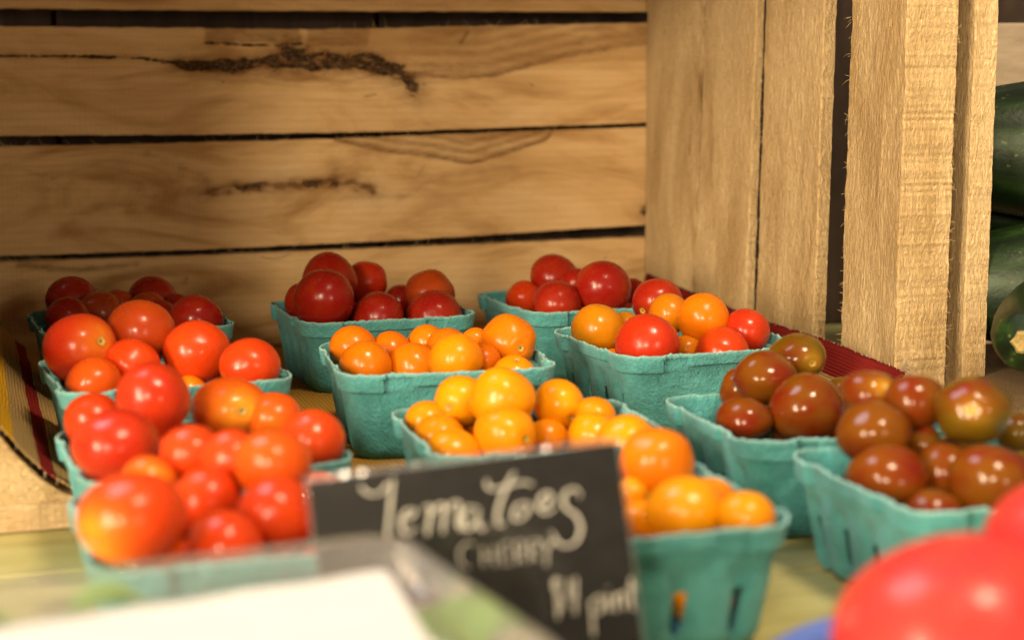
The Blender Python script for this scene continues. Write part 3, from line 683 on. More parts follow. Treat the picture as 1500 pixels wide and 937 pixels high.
TOMATOES = {   # x, y, z, horizontal radius, vertical radius (cm), colour, label stem, stem scar direction, shoulder
    'A1': [
        (-28.04, 106.08, 5.78, 1.57, 1.48, 'dkred', 'deep red cherry tomato at the back left corner', None, 0),
        (-23.56, 109.1, 5.37, 1.61, 1.52, 'dkred', 'deep red cherry tomato at the middle of the back', None, 0),
        (-25.35, 107.32, 5.25, 1.06, 1.01, 'brred', 'small brownish red tomato half hidden at the back', None, 0),
        (-21.65, 107.73, 5.05, 0.88, 0.88, 'dkred', 'smallest dark red tomato peeking out at the back right', None, 0),
        (-23.28, 106.46, 5.06, 1.22, 1.14, 'brred', 'brownish red tomato behind centre, only its top showing', None, 0),
        (-25.88, 104.26, 5.15, 1.5, 1.41, 'brred', 'brownish red tomato with twin highlights left of centre', None, 0),
        (-22.17, 104.48, 4.81, 1.2, 1.16, 'dkred', 'dark red tomato mostly hidden right of centre', None, 0),
        (-27.56, 100.81, 5.27, 1.32, 1.28, 'dkred', 'dark red tomato against the left rim', None, 0),
        (-19.17, 102.16, 4.96, 1.68, 1.55, 'dkred', 'dark glossy red tomato at the right end', None, 0),
    ],
    'A2': [
        (-19.71, 87.96, 6.39, 1.81, 1.7, 'brred', 'large brownish red tomato at the back centre', None, 0),
        (-22.53, 85.36, 5.94, 1.83, 1.79, 'red', 'big red tomato with pale stem scar at the left rim', (0.75, -0.588, 0.303), 0.45),
        (-16.59, 87.2, 5.48, 1.72, 1.65, 'orred', 'upright glossy orange-red tomato right of centre', None, 0),
        (-19.51, 84.95, 5.18, 1.4, 1.33, 'orred', 'orange-red tomato in the middle of the front', None, 0),
        (-12.91, 83.92, 5.26, 1.49, 1.38, 'orred', 'glossy orange-red tomato alone at the right corner', None, 0),
        (-16.73, 85.54, 3.6, 0.92, 0.88, 'orange', 'small orange tomato low in the gap, right of centre', (0.231, -0.939, 0.256), 0.6),
        (-20.98, 82.88, 4.57, 1.37, 1.3, 'rorange', 'orange tomato at the front left corner', None, 0),
    ],
    'A3': [
        (-16.02, 73.64, 5.56, 1.58, 1.61, 'red', 'bright red tomato on top at the back, left of centre', None, 0),
        (-13.49, 78.11, 4.36, 1.81, 1.45, 'rorange', 'broad orange tomato with large yellow stem end at the back', (0.446, -0.886, 0.127), 1.0),
        (-19.38, 76.05, 4.15, 1.32, 1.26, 'orred', 'orange-red tomato at the back left corner', None, 0),
        (-10.93, 77.09, 3.97, 1.28, 1.21, 'rorange', 'orange tomato with small green stem scar at the back right', (-0.075, -0.946, -0.316), 0.5),
        (-16.3, 67.17, 4.73, 1.73, 1.53, 'red', 'large bright red tomato at the left rim', None, 0),
        (-8.47, 71.23, 4.07, 1.39, 1.36, 'orred', 'shiny orange-red tomato at the right corner', None, 0),
    ],
    'A4': [
        (-12.69, 64.89, 4.95, 1.24, 1.16, 'orred', 'orange-red tomato highest at the back, left one of three', None, 0),
        (-10.84, 63.49, 5.05, 1.21, 1.19, 'orred', 'orange-red tomato highest at the back, middle one of three', None, 0),
        (-9.01, 61.8, 5.3, 1.44, 1.34, 'rorange', 'large orange-red tomato near the sign corner, right one of three', None, 0),
        (-14.08, 63.35, 4.2, 1.11, 1.06, 'rorange', 'orange tomato with a yellow side at the back left', (0.452, -0.883, 0.127), 0.9),
        (-11.46, 61.47, 3.94, 1.28, 1.23, 'orred', 'orange-red tomato in the middle of the pile', None, 0),
        (-8.57, 59.5, 4, 1.39, 1.34, 'orred', 'large orange-red tomato touching the left edge of the sign', None, 0),
        (-12.79, 54.86, 5.08, 1.76, 1.56, 'orred', 'very large orange-red tomato with yellow stem end', (-0.545, -0.793, -0.272), 0.8),
        (-10.16, 57.61, 3.32, 1.35, 1.21, 'orred', 'orange-red tomato low at the front, above the clear box', None, 0),
    ],
    'B1': [
        (-10, 113.76, 5.98, 1.4, 1.4, 'red', 'red tomato standing at the back, right of the stacked pair', None, 0),
        (-11.94, 108.97, 6.6, 1.78, 1.83, 'dkred', 'red tomato perched highest, upper one of the stacked pair', None, 0),
        (-13.67, 106.87, 5.5, 1.23, 1.23, 'dkred', 'dark red tomato wedged at the left rim', None, 0),
        (-7.72, 114.22, 4.59, 1.12, 1.12, 'dkred', 'small dark red tomato half hidden at the back', None, 0),
        (-5.43, 109.6, 5.65, 1.62, 1.57, 'brred', 'brownish red tomato at the back right', None, 0),
        (-11.69, 103.35, 6.04, 1.86, 1.86, 'dkred', 'large deep red tomato, lower one of the stacked pair', None, 0),
        (-8.37, 105.13, 4.66, 1.64, 1.6, 'dkred', 'deep red tomato behind the middle of the front rim', None, 0),
        (-4.77, 106.64, 4.43, 1.8, 1.75, 'dkred', 'deep red tomato at the front right corner', None, 0),
    ],
    'B2': [
        (-4.91, 94.64, 4.77, 1.09, 1.05, 'orange', 'orange tomato showing only its top, middle of the back', None, 0),
        (-3.64, 92.93, 4.73, 1.15, 1.11, 'orange', 'orange tomato at the back, right of centre', None, 0),
        (-2.05, 92.08, 5.16, 0.8, 0.8, 'orange', 'small orange tomato at the back, beside the tall one', None, 0),
        (-9.46, 93.36, 4.68, 1.31, 1.27, 'orange', 'orange tomato at the back left corner', None, 0),
        (-6.83, 93.61, 4.36, 1.23, 1.19, 'orange', 'orange tomato with a tiny scar, second from left at the back', (0.062, -0.956, -0.286), 0.1),
        (-0.19, 90.88, 5.38, 1.5, 1.5, 'orange', 'tall round orange tomato with a clear stem scar at the right', (0.45, -0.887, -0.1), 0.12),
        (-1.48, 89.13, 4.62, 0.88, 0.88, 'orange', 'small orange tomato wedged left of the tall one', None, 0),
        (-5.48, 91.52, 3.81, 1.43, 1.4, 'orange', 'orange tomato in the middle of the front row', None, 0),
        (-2.97, 87.54, 4.93, 1.41, 1.37, 'gold', 'bright golden tomato right of centre in the front row', None, 0),
        (-8.03, 90.52, 4.03, 1.42, 1.42, 'orange', 'orange tomato at the front left corner', None, 0),
        (0.43, 88.26, 3.84, 1.24, 1.17, 'gold', 'flat golden tomato, scar on top, at the front right corner', (0.118, -0.449, 0.886), 0.3),
    ],
    'B3': [
        (-4.61, 80.28, 3.13, 1.1, 1.06, 'gold', 'golden tomato at the back left corner', None, 0),
        (-2.63, 80.99, 4.03, 1.27, 1.27, 'gold', 'golden tomato with a dark dot, upper left of the topmost group', (-0.395, -0.917, -0.054), 0.1),
        (-0.5, 79.14, 4.45, 1.54, 1.51, 'gold', 'largest golden tomato, topmost of the pile', None, 0),
        (2.19, 81.94, 3.69, 1.25, 1.25, 'gold', 'golden tomato with a small scar, upper right of the topmost group', (0.486, -0.801, -0.349), 0.1),
        (4.07, 80.99, 3.19, 1.01, 0.97, 'gold', 'small golden tomato at the back right corner', None, 0),
        (-2.3, 80.93, 2.09, 0.74, 0.74, 'gold', 'tiny golden tomato in the gap left of centre', None, 0),
        (1.75, 80.4, 2.23, 1, 0.97, 'gold', 'golden tomato in the gap right of centre', None, 0),
        (-3.92, 78.26, 2.68, 1.23, 1.14, 'gold', 'golden tomato with one bright highlight at the left rim', None, 0),
        (3.85, 78.97, 2.66, 1.24, 1.11, 'gold', 'golden tomato at the right, just above the sign edge', None, 0),
        (-0.37, 76.61, 3.19, 1.43, 1.37, 'gold', 'pale golden tomato in front of the topmost one', (0.689, -0.723, 0.057), 0),
        (-3.18, 76.03, 2.42, 1.33, 1.2, 'gold', 'golden tomato at the front left, just above the sign edge', None, 0),
        (5.54, 75.33, 3.06, 1.38, 1.38, 'gold', 'golden tomato at the front right corner, behind the sign corner', None, 0),
    ],
    'B4': [
        (6.2, 68.27, 3.8, 1.53, 1.56, 'orange', 'large orange tomato standing highest beside the sign', None, 0),
        (4.85, 66.84, 2.82, 0.72, 0.72, 'gold', 'tiny golden tomato low against the sign edge', None, 0),
        (7.94, 63.61, 3.24, 1.17, 1.06, 'gold', 'golden tomato behind the front pair', None, 0),
        (5.15, 65.55, 1.97, 0.93, 0.88, 'gold', 'golden tomato at the front left, touching the sign edge', None, 0),
        (6.49, 61.66, 3.43, 1.47, 1.34, 'gold', 'large golden tomato in the middle of the front rim', None, 0),
        (8.99, 60.62, 3.54, 1.06, 0.96, 'gold', 'golden tomato at the front right corner', None, 0),
    ],
    'C1': [
        (2.8, 117.62, 5.8, 1.64, 1.59, 'dkred', 'deep red tomato on top at the back left', None, 0),
        (4.46, 115.67, 5.55, 1.04, 1.04, 'dkred', 'small dark red tomato half hidden between two larger ones', None, 0),
        (8.66, 115.4, 4.95, 0.99, 0.99, 'dkred', 'small dark red tomato at the far right end', None, 0),
        (0.77, 116.3, 4.43, 1.29, 1.24, 'orred', 'small orange-red tomato at the left', None, 0),
        (6.13, 109.11, 5.98, 1.79, 1.79, 'dkred', 'largest deep red tomato at the right', None, 0),
        (3.12, 108.51, 5.04, 1.56, 1.47, 'dkred', 'dark red tomato behind the middle of the front rim', None, 0),
    ],
    'C2': [
        (8.8, 100.76, 6.23, 1.49, 1.4, 'dkred', 'deep red tomato at the back with a violet glint', (-0.639, -0.715, -0.283), 0),
        (6.64, 99.82, 4.87, 0.94, 0.9, 'ochre', 'small ochre tomato half hidden at the back left', None, 0),
        (9.28, 98.26, 5.83, 1.21, 1.21, 'ochre', 'ochre tomato in the middle of the back', None, 0),
        (4.67, 97.18, 5.03, 1.56, 1.52, 'ochre', 'round ochre tomato at the left corner', None, 0),
        (13.88, 96.22, 5.06, 1.34, 1.34, 'red', 'red tomato at the right corner by the crate wall', None, 0),
        (11.13, 96.44, 5.79, 1.47, 1.47, 'orange', 'round orange tomato on top, right of centre', None, 0),
        (10.04, 95.35, 4.17, 0.86, 0.82, 'ochre', 'small ochre tomato low behind the front rim', None, 0),
        (7.41, 91, 5.11, 1.72, 1.65, 'red', 'large bright red tomato at the front, left of centre', None, 0),
        (11.94, 94.22, 4.23, 1.47, 1.4, 'orred', 'glossy orange-red tomato at the front right', None, 0),
    ],
    'C3': [
        (14.6, 85.03, 5.47, 1.47, 1.16, 'olive', 'olive brown tomato on top at the back', (0.381, -0.918, -0.113), 0.5),
        (11.52, 83.82, 3.93, 1.04, 1.18, 'brown', 'dark brown tomato half hidden at the left of the back', None, 0),
        (12.53, 81.9, 4.97, 1.49, 1.28, 'brown', 'ribbed reddish brown tomato left of centre', None, 0),
        (14.07, 79.33, 3.92, 1.77, 1.61, 'brown', 'largest brown tomato with a red underside in the middle', None, 0),
        (11.1, 78.96, 3.41, 1.37, 1.05, 'brown', 'dark red-brown tomato at the front left', None, 0),
    ],
    'C4': [
        (15.49, 71.74, 6.11, 1.19, 0.92, 'brown', 'brown tomato with glowing orange stem end at the back', (0.375, -0.797, 0.473), 0.6),
        (17.19, 70.39, 5.95, 1.28, 1.14, 'brown', 'glossy brown tomato in the middle of the back', None, 0),
        (22.47, 72.8, 4.11, 0.91, 0.85, 'olive', 'olive brown tomato cut by the right edge of the picture', None, 0),
        (17.48, 69.65, 4.21, 0.72, 0.87, 'olive', 'small olive tomato deep in the gap at the centre', None, 0),
        (19.18, 68.69, 5.89, 1.59, 1.39, 'olive', 'large olive brown tomato with yellow stem scar', (-0.304, -0.923, 0.236), 0.25),
        (15.21, 69.26, 4.83, 1.52, 1.32, 'brown', 'large brown tomato at the left of the back', None, 0),
        (17.91, 67.87, 3.44, 1.27, 1.24, 'brown', 'brown tomato half hidden behind the front right one', None, 0),
        (15.02, 66.81, 3.56, 1.61, 1.25, 'brown', 'brown tomato with a pinkish sheen at the left rim', None, 0),
        (19.05, 65.44, 3.74, 1.63, 1.42, 'brown', 'large reddish brown tomato at the front right', None, 0),
        (16.71, 64.96, 2.47, 1.14, 0.98, 'brown', 'orange-brown tomato low at the front rim', None, 0),
    ],
}
UNDER = {   # tomatoes lower in the pile: x, y, z, radius, place among those that show in a gap (0 = covered)
    'A1': [(-21.24, 106.25, 3.01, 1.44, 0), (-23.32, 108.07, 1.87, 1.37, 0), (-28.02, 105.73, 2.48, 1.32, 0), (-25.82, 107.58, 2.63, 1.29, 0), (-24.19, 104.85, 3.12, 1.28, 0), (-22.18, 101.8, 2.17, 1.26, 0)],
    'A2': [(-22.8, 87.85, 4.37, 1.29, 1), (-15.32, 89.17, 4.25, 1.11, 2), (-18.52, 83.5, 3.01, 1.5, 0), (-20.85, 84.94, 2.36, 1.47, 0), (-16.94, 88.32, 1.96, 1.29, 0), (-19.56, 88.55, 3.42, 1.28, 0), (-14.11, 85.49, 3.45, 1.26, 0), (-19.16, 86.86, 1.71, 1.23, 0)],
    'A3': [(-16.08, 71.28, 2.84, 1.25, 1), (-16.69, 76.11, 3.14, 1.22, 2), (-14.63, 73.9, 3.04, 1.35, 3), (-12.84, 74.69, 0.86, 1.46, 0), (-17.73, 73.0, 2.16, 1.33, 0), (-14.26, 71.94, 0.68, 1.31, 0), (-14.54, 69.31, 1.85, 1.28, 0), (-12.0, 71.41, 2.07, 1.26, 0), (-16.37, 74.86, 1.02, 1.26, 0)],
    'A4': [(-13.11, 58.22, 2.85, 1.34, 1), (-13.15, 62.89, 1.6, 1.23, 2), (-11.57, 60.62, 1.71, 1.22, 3), (-10.87, 64.28, 2.4, 1.24, 4), (-9.41, 62.72, 1.13, 1.39, 5), (-7.46, 60.84, 1.05, 1.49, 6), (-7.66, 64.0, 3.13, 1.4, 7), (-5.67, 58.87, 2.5, 1.24, 8), (-7.93, 57.88, 1.11, 1.44, 0), (-12.08, 56.45, 1.27, 1.42, 0), (-10.58, 58.26, 0.38, 1.24, 0), (-13.78, 60.84, 2.42, 1.24, 0), (-13.15, 59.25, 0.34, 1.23, 0), (-14.3, 61.76, 0.21, 1.03, 0)],
    'B1': [(-10.91, 111.83, 3.51, 1.46, 1), (-10.39, 106.76, 4.23, 1.11, 2), (-8.3, 109.95, 2.11, 1.37, 0), (-10.76, 104.97, 2.77, 1.35, 0), (-5.85, 107.02, 1.69, 1.31, 0), (-8.99, 106.86, 2.38, 1.3, 0), (-10.89, 108.53, 2.85, 1.3, 0), (-13.38, 111.42, 3.99, 1.27, 0)],
    'B2': [(-1.46, 93.93, 4.18, 1.45, 0), (-2.12, 91.86, 2.36, 1.4, 0), (-7.99, 92.77, 2.36, 1.39, 0), (-5.48, 87.33, 1.79, 1.35, 0), (-0.93, 88.01, 1.74, 1.32, 0), (-3.12, 87.01, 2.37, 1.28, 0)],
    'B3': [(-0.06, 81.01, 2.98, 1.04, 1), (3.06, 81.27, 0.67, 1.22, 2), (-0.89, 75.57, 0.58, 1.45, 0), (2.78, 78.76, 0.49, 1.38, 0), (4.23, 76.52, 0.79, 1.28, 0), (-0.8, 73.03, 1.66, 1.27, 0), (1.57, 74.98, 0.88, 1.24, 0), (-0.24, 78.81, 0.54, 1.23, 0)],
    'B4': [(-0.98, 65.58, 2.78, 1.23, 1), (-0.88, 65.78, 0.6, 1.04, 2), (0.03, 63.82, 3.52, 1.05, 3), (0.39, 63.91, 0.47, 1.29, 4), (1.37, 65.67, 3.22, 1.24, 5), (1.46, 62.48, 2.24, 1.24, 6), (3.21, 66.89, 3.31, 1.06, 7), (3.14, 64.19, 1.95, 1.17, 8), (3.13, 62.36, 3.57, 1.01, 9), (3.45, 60.12, 1.9, 1.35, 10), (3.99, 62.36, 0.5, 1.34, 0), (5.77, 67.08, 0.54, 1.34, 0), (6.56, 63.91, 0.57, 1.31, 0), (2.65, 66.01, 0.52, 1.28, 0), (7.05, 61.03, 0.39, 1.28, 0), (0.78, 59.8, 1.47, 1.24, 0)],
    'C1': [(8.21, 113.19, 3.24, 1.32, 1), (5.66, 113.38, 2.08, 1.43, 0), (6.37, 110.93, 3.23, 1.4, 0), (5.34, 116.05, 2.91, 1.39, 0), (2.65, 116.12, 2.8, 1.38, 0), (2.07, 111.91, 2.43, 1.36, 0), (0.16, 115.32, 2.35, 1.25, 0)],
    'C2': [(5.94, 95.37, 3.26, 1.04, 1), (9.38, 99.0, 3.06, 1.47, 0), (12.13, 97.63, 2.94, 1.46, 0), (7.51, 92.46, 2.14, 1.44, 0), (10.4, 93.55, 2.05, 1.43, 0), (5.72, 97.95, 2.47, 1.35, 0), (7.89, 95.21, 1.9, 1.33, 0)],
    'C3': [(11.87, 81.03, 2.73, 1.02, 1), (13.09, 83.0, 1.88, 1.26, 2), (15.63, 82.51, 2.63, 1.48, 3), (17.0, 84.54, 3.31, 1.25, 4), (11.0, 81.1, 0.52, 1.38, 0), (17.48, 77.23, 3.02, 1.36, 0), (15.26, 77.16, 0.47, 1.34, 0), (17.05, 79.09, 1.14, 1.33, 0), (12.46, 75.99, 1.66, 1.27, 0), (17.27, 81.82, 0.31, 1.26, 0)],
    'C4': [(14.78, 68.87, 2.61, 1.02, 1), (16.2, 70.56, 2.61, 1.27, 2), (16.59, 68.55, 1.32, 1.21, 3), (19.32, 71.18, 2.93, 1.47, 4), (19.51, 68.69, 1.33, 1.45, 5), (21.75, 70.07, 2.56, 1.36, 6), (18.38, 64.25, 0.54, 1.46, 0), (21.97, 68.0, 0.47, 1.35, 0), (17.67, 70.75, 0.42, 1.34, 0), (20.38, 71.04, 0.38, 1.32, 0), (16.1, 66.3, 0.58, 1.28, 0), (22.05, 65.87, 2.0, 1.24, 0)],
}
STROKES = {
    'tomatoes': [[(1.69, -0.33), (1.82, -0.54), (2.07, -0.66), (2.35, -0.6), (2.61, -0.33)], [(2.76, -0.24), (2.64, -0.72), (2.51, -1.31), (2.39, -1.83), (2.33, -2.13)], [(3.3, -1.3), (3.07, -1.31), (2.87, -1.55), (2.84, -1.89), (3.01, -2.03), (3.3, -1.87)], [(2.88, -1.59), (3.24, -1.48), (3.34, -1.3)], [(3.6, -1.3), (3.8, -1.25), (3.81, -1.48), (3.7, -1.85), (3.61, -2.18)], [(3.8, -1.56), (4.07, -1.28), (4.26, -1.27), (4.26, -1.54), (4.18, -1.91), (4.11, -2.17)], [(4.26, -1.54), (4.53, -1.27), (4.75, -1.26), (4.74, -1.52), (4.66, -1.9), (4.72, -2.17)], [(5.3, -1.52), (5.08, -1.45), (4.86, -1.69), (4.82, -2.03), (4.97, -2.16), (5.25, -1.89), (5.36, -1.53), (5.29, -1.9), (5.37, -2.21), (5.58, -2.09)], [(6.66, -0.51), (6.43, -0.82), (6.13, -1.32), (5.93, -1.83), (5.95, -2.14), (6.17, -2.1)], [(5.76, -0.66), (5.73, -0.85), (5.91, -0.98), (6.41, -0.93), (6.88, -0.88), (7.21, -1.0)], [(6.87, -1.53), (6.6, -1.61), (6.44, -1.89), (6.54, -2.06), (6.82, -1.94), (6.97, -1.66), (6.87, -1.53)], [(7.31, -1.7), (7.58, -1.7), (7.73, -1.45), (7.59, -1.31), (7.36, -1.48), (7.3, -1.77), (7.51, -1.95), (7.84, -1.77)], [(8.67, -1.57), (8.55, -1.32), (8.28, -1.33), (8.1, -1.57), (8.17, -1.89), (8.44, -2.15), (8.55, -2.55), (8.34, -2.98), (7.98, -3.08), (7.73, -2.9), (7.59, -2.54)]],
    'cherry': [[(5.08, -2.67), (4.86, -2.57), (4.6, -2.8), (4.59, -3.19), (4.84, -3.37)], [(5.34, -2.75), (5.29, -3.39)], [(5.68, -2.75), (5.65, -3.44)], [(5.29, -3.08), (5.68, -3.1)], [(5.95, -2.75), (5.92, -3.43)], [(5.95, -2.75), (6.26, -2.73)], [(5.93, -3.07), (6.18, -3.07)], [(5.92, -3.43), (6.21, -3.41)], [(6.37, -2.76), (6.36, -3.45)], [(6.37, -2.76), (6.64, -2.76), (6.64, -3.03), (6.37, -3.11), (6.67, -3.45)], [(6.83, -2.78), (6.82, -3.43)], [(6.83, -2.78), (7.1, -2.78), (7.09, -3.03), (6.83, -3.1), (7.09, -3.43)], [(7.22, -2.76), (7.4, -3.12)], [(7.72, -2.75), (7.4, -3.12), (7.29, -3.65)]],
    'price': [[(7.76, -4.2), (7.54, -4.1), (7.44, -4.31), (7.52, -4.55), (7.64, -4.8), (7.57, -5.09), (7.37, -5.11)], [(7.55, -4.02), (7.45, -5.38)], [(7.99, -4.16), (7.89, -4.68), (8.19, -4.73)], [(8.19, -4.1), (8.0, -5.3)], [(8.55, -4.91), (8.55, -5.45), (8.51, -6.05)], [(8.56, -4.99), (8.83, -4.8), (8.94, -5.04), (8.8, -5.33), (8.59, -5.34)], [(9.14, -4.8), (9.11, -5.33)], [(9.15, -4.57), (9.16, -4.61)], [(9.35, -4.83), (9.33, -5.36)], [(9.34, -5.01), (9.52, -4.81), (9.62, -4.9), (9.6, -5.35)], [(9.95, -4.33), (9.87, -5.08), (9.9, -5.39)], [(9.73, -4.68), (10.15, -4.66)]],
}

# ------------------------------------------------------------------ moulded pulp baskets
BW, BH, BINS = 11.5, 4.743, 0.9965
def rrect(hw, r, n_side=54, n_cor=8):
    """rounded square, counter-clockwise; returns points, and along-side positions (None in corners)"""
    pts = []
    for k in range(4):
        a0 = k * math.pi / 2
        c, s = math.cos(a0), math.sin(a0)
        for i in range(n_side):                      # front side first: from -x to +x at y=-hw
            t = -1 + 2 * i / (n_side - 1)
            x, y = t * (hw - r), -hw
            pts.append((c * x - s * y, s * x + c * y, t, k))
        for i in range(1, n_cor):
            a = -math.pi / 2 + i / n_cor * math.pi / 2
            x, y = hw - r + r * math.cos(a), -(hw - r) + r * math.sin(a)
            pts.append((c * x - s * y, s * x + c * y, 2.0, k))
    return pts

def basket_meshes(seed):
    rnd_ = random.Random(seed)
    rim0 = BH - 1.1
    hs = list(np.linspace(0, rim0, 15)) + list(np.linspace(rim0, BH, 20)[1:])
    ref = rrect(5.0, 1.3)
    n = len(ref)
    mid = np.zeros((len(hs), n, 3)); present = np.ones((len(hs) - 1, n), bool)
    edge = np.zeros((len(hs), n))
    gaps = [(rnd_.uniform(1.9, 2.4), rnd_.uniform(3.1, 3.7)) for _ in range(8)]
    for ki, h in enumerate(hs):
        hw_in = (BW / 2 - BINS) + (BINS - 0.30) * h / BH
        rc = 1.25 + 0.2 * h / BH
        P = rrect(hw_in, rc)
        for i, (x, y, t, k) in enumerate(P):
            c, s = math.cos(k * math.pi / 2), math.sin(k * math.pi / 2)
            if t == 2.0:
                cx, cy = x, y
                L = math.hypot(x, y); ox, oy = x / L, y / L
                pos = 9.0
            else:
                ox, oy = s, -c
                pos = t * (hw_in - rc)
            off = 0.0
            # the rim: tall proud blocks at the corners and mid-sides, a thin lip between them
            g = gaps[k * 2 + (0 if pos < 0 else 1)]
            ap = abs(pos)
            if ap > g[1]: band, dep = 0.98, 0.33
            elif ap < g[0]: band, dep = 0.70, 0.27
            else: band, dep = 0.20, 0.10
            off += dep * float(sstep(BH - band - 0.03, BH - band + 0.03, h))
            if band < 0.5: off += 0.05 * float(sstep(rim0, rim0 + 0.2, h))
            # recessed flutes round the slots
            if pos < 8 and k % 2 == 1:
                for sp in (-3.5, -1.2, 1.2, 3.5):
                    d = abs(pos - sp)
                    off -= 0.20 * math.exp(-(d / 0.46) ** 4) * float(1 - sstep(2.9, 3.5, h))
                off += 0.05 * math.cos(pos * 2.7) * float(1 - sstep(2.8, 3.6, h))
            off += 0.07 * nz(x * 0.5 + seed, y * 0.5, h * 0.5) + 0.03 * nz(x * 2 + seed, y * 2, h * 2)
            zz = h
            if ki == 0: off -= 0.25
            if ki == 1: off -= 0.05
            if h > BH - 0.35:
                f = (h - (BH - 0.35)) / 0.35
                zz += f * (0.05 * nz(x * 1.7 + seed * 3, y * 1.7) + 0.08 * nz(x * 5, y * 5 + seed) + 0.05 * nz(x * 13, y * 13 + seed) + 0.07 * nz(x * 0.4 + seed, y * 0.4))
                edge[ki, i] = max(0, f) ** 3
            mid[ki, i] = (x + ox * off, y + oy * off, zz + 0.08)
    for ki in range(len(hs) - 1):
        hm = 0.5 * (hs[ki] + hs[ki + 1])
        if not 0.55 < hm < 2.45: continue
        P = rrect(BW / 2 - BINS, 1.3)
        for i in range(n):
            (x0, y0, t0, k0), (x1, y1, t1, k1) = P[i], P[(i + 1) % n]
            if t0 == 2.0 or t1 == 2.0 or k0 % 2 == 0: continue
            pos = 0.5 * (t0 + t1) * (BW / 2 - BINS - 1.3)
            for sp in (-3.25, -1.1, 1.1, 3.25):
                if abs(pos - sp) < (0.25 if hm > 0.8 else 0.17): present[ki, i] = False
    du = np.roll(mid, -1, 1) - np.roll(mid, 1, 1)
    dv = np.zeros_like(mid); dv[1:-1] = mid[2:] - mid[:-2]; dv[0] = mid[1] - mid[0]; dv[-1] = mid[-1] - mid[-2]
    nr = np.cross(du, dv); nr /= np.linalg.norm(nr, axis=2, keepdims=True) + 1e-9
    th = 0.062
    O = mid + nr * th; I = mid - nr * th
    # thin the top edge
    O[-1] = mid[-1] + nr[-1] * th * 0.8; I[-1] = mid[-1] - nr[-1] * th * 0.8
    m = len(hs)
    VV = np.concatenate([O.reshape(-1, 3), I.reshape(-1, 3)])
    ED = np.concatenate([edge.ravel(), edge.ravel()])
    N = m * n
    split = 15 - 1
    parts = {"wall": [], "rim": []}
    for ki in range(m - 1):
        L = parts["wall" if ki < split else "rim"]
        for i in range(n):
            j = (i + 1) % n
            a, b, c, d = ki * n + i, ki * n + j, (ki + 1) * n + j, (ki + 1) * n + i
            if present[ki, i]:
                L.append((a, b, c, d)); L.append((N + d, N + c, N + b, N + a))
                if not present[ki, j]: L.append((b, N + b, N + c, c))
                if not present[ki, i - 1]: L.append((N + a, a, d, N + d))
                if ki + 1 < m - 1 and not present[ki + 1, i]: L.append((d, c, N + c, N + d))
                if ki > 0 and not present[ki - 1, i]: L.append((b, a, N + a, N + b))
            if ki == m - 2: L.append((d, c, N + c, N + d))
    res = {}
    for nm, Fs in parts.items():
        used = sorted({q for f in Fs for q in f}); mp = {q: r for r, q in enumerate(used)}
        res[nm] = (VV[used], [tuple(mp[q] for q in f) for f in Fs], ED[used])
    # base: concentric rings, slightly domed
    bv, bf = [], []
    ringn = 4
    for rr in range(ringn):
        f = 1 - rr / ringn
        for i in range(n): bv.append((mid[0, i, 0] * f, mid[0, i, 1] * f, 0.08 + 0.12 * (1 - f)))
    bv.append((0, 0, 0.2))
    for rr in range(ringn - 1):
        for i in range(n):
            j = (i + 1) % n
            bf.append((rr * n + i, rr * n + j, (rr + 1) * n + j, (rr + 1) * n + i))
    for i in range(n): bf.append(((ringn - 1) * n + i, (ringn - 1) * n + (i + 1) % n, ringn * n))
    res["base"] = (np.array(bv), bf, np.zeros(len(bv)))
    return res

BASKET_LABEL = {
    'A1': "teal pulp basket of dark red tomatoes, farthest in the left column",
    'A2': "teal pulp basket of red and orange tomatoes, second from the back on the left",
    'A3': "teal pulp basket of bright red tomatoes, third from the back on the left",
    'A4': "teal pulp basket of orange-red tomatoes nearest the clear box on the left",
    'B1': "teal pulp basket of dark red tomatoes with a stacked pair, back row middle",
    'B2': "teal pulp basket of orange tomatoes in front of the back row middle basket",
    'B3': "teal pulp basket heaped with golden tomatoes directly behind the black sign",
    'B4': "teal pulp basket of golden tomatoes right of the sign, slots in its front",
    'C1': "teal pulp basket of dark red tomatoes, farthest right in the back row",
    'C2': "teal pulp basket of mixed red and orange tomatoes near the crate's right wall",
    'C3': "teal pulp basket of brown tomatoes with an empty left corner, rear of the two",
    'C4': "teal pulp basket of brown tomatoes at the right edge, front of the two",
}
IN_BASKET = {
    'A1': "far left basket", 'A2': "second left basket", 'A3': "third left basket", 'A4': "nearest left basket",
    'B1': "rear middle basket", 'B2': "all-orange basket", 'B3': "golden heap", 'B4': "sign-side basket",
    'C1': "rear right basket", 'C2': "mixed basket", 'C3': "rear brown basket", 'C4': "front brown basket",
}
FRONT = {'A3', 'A4', 'B3', 'B4', 'C3', 'C4'}
variants = []
for sd in range(4):
    r_ = basket_meshes(sd * 11 + 3)
    o3 = {}
    for nm, (v, f, e) in r_.items():
        me = bpy.data.meshes.new("basket_" + nm)
        me.from_pydata([tuple(q) for q in np.asarray(v) * S], [], f)
        me.polygons.foreach_set("use_smooth", np.ones(len(me.polygons), bool))
        at = me.attributes.new("edge", 'FLOAT', 'POINT'); at.data.foreach_set("value", np.asarray(e, np.float32))
        me.materials.append(M['pulp']); me.set_sharp_from_angle(angle=math.radians(42)); me.update()
        o3[nm] = me
    variants.append(o3)
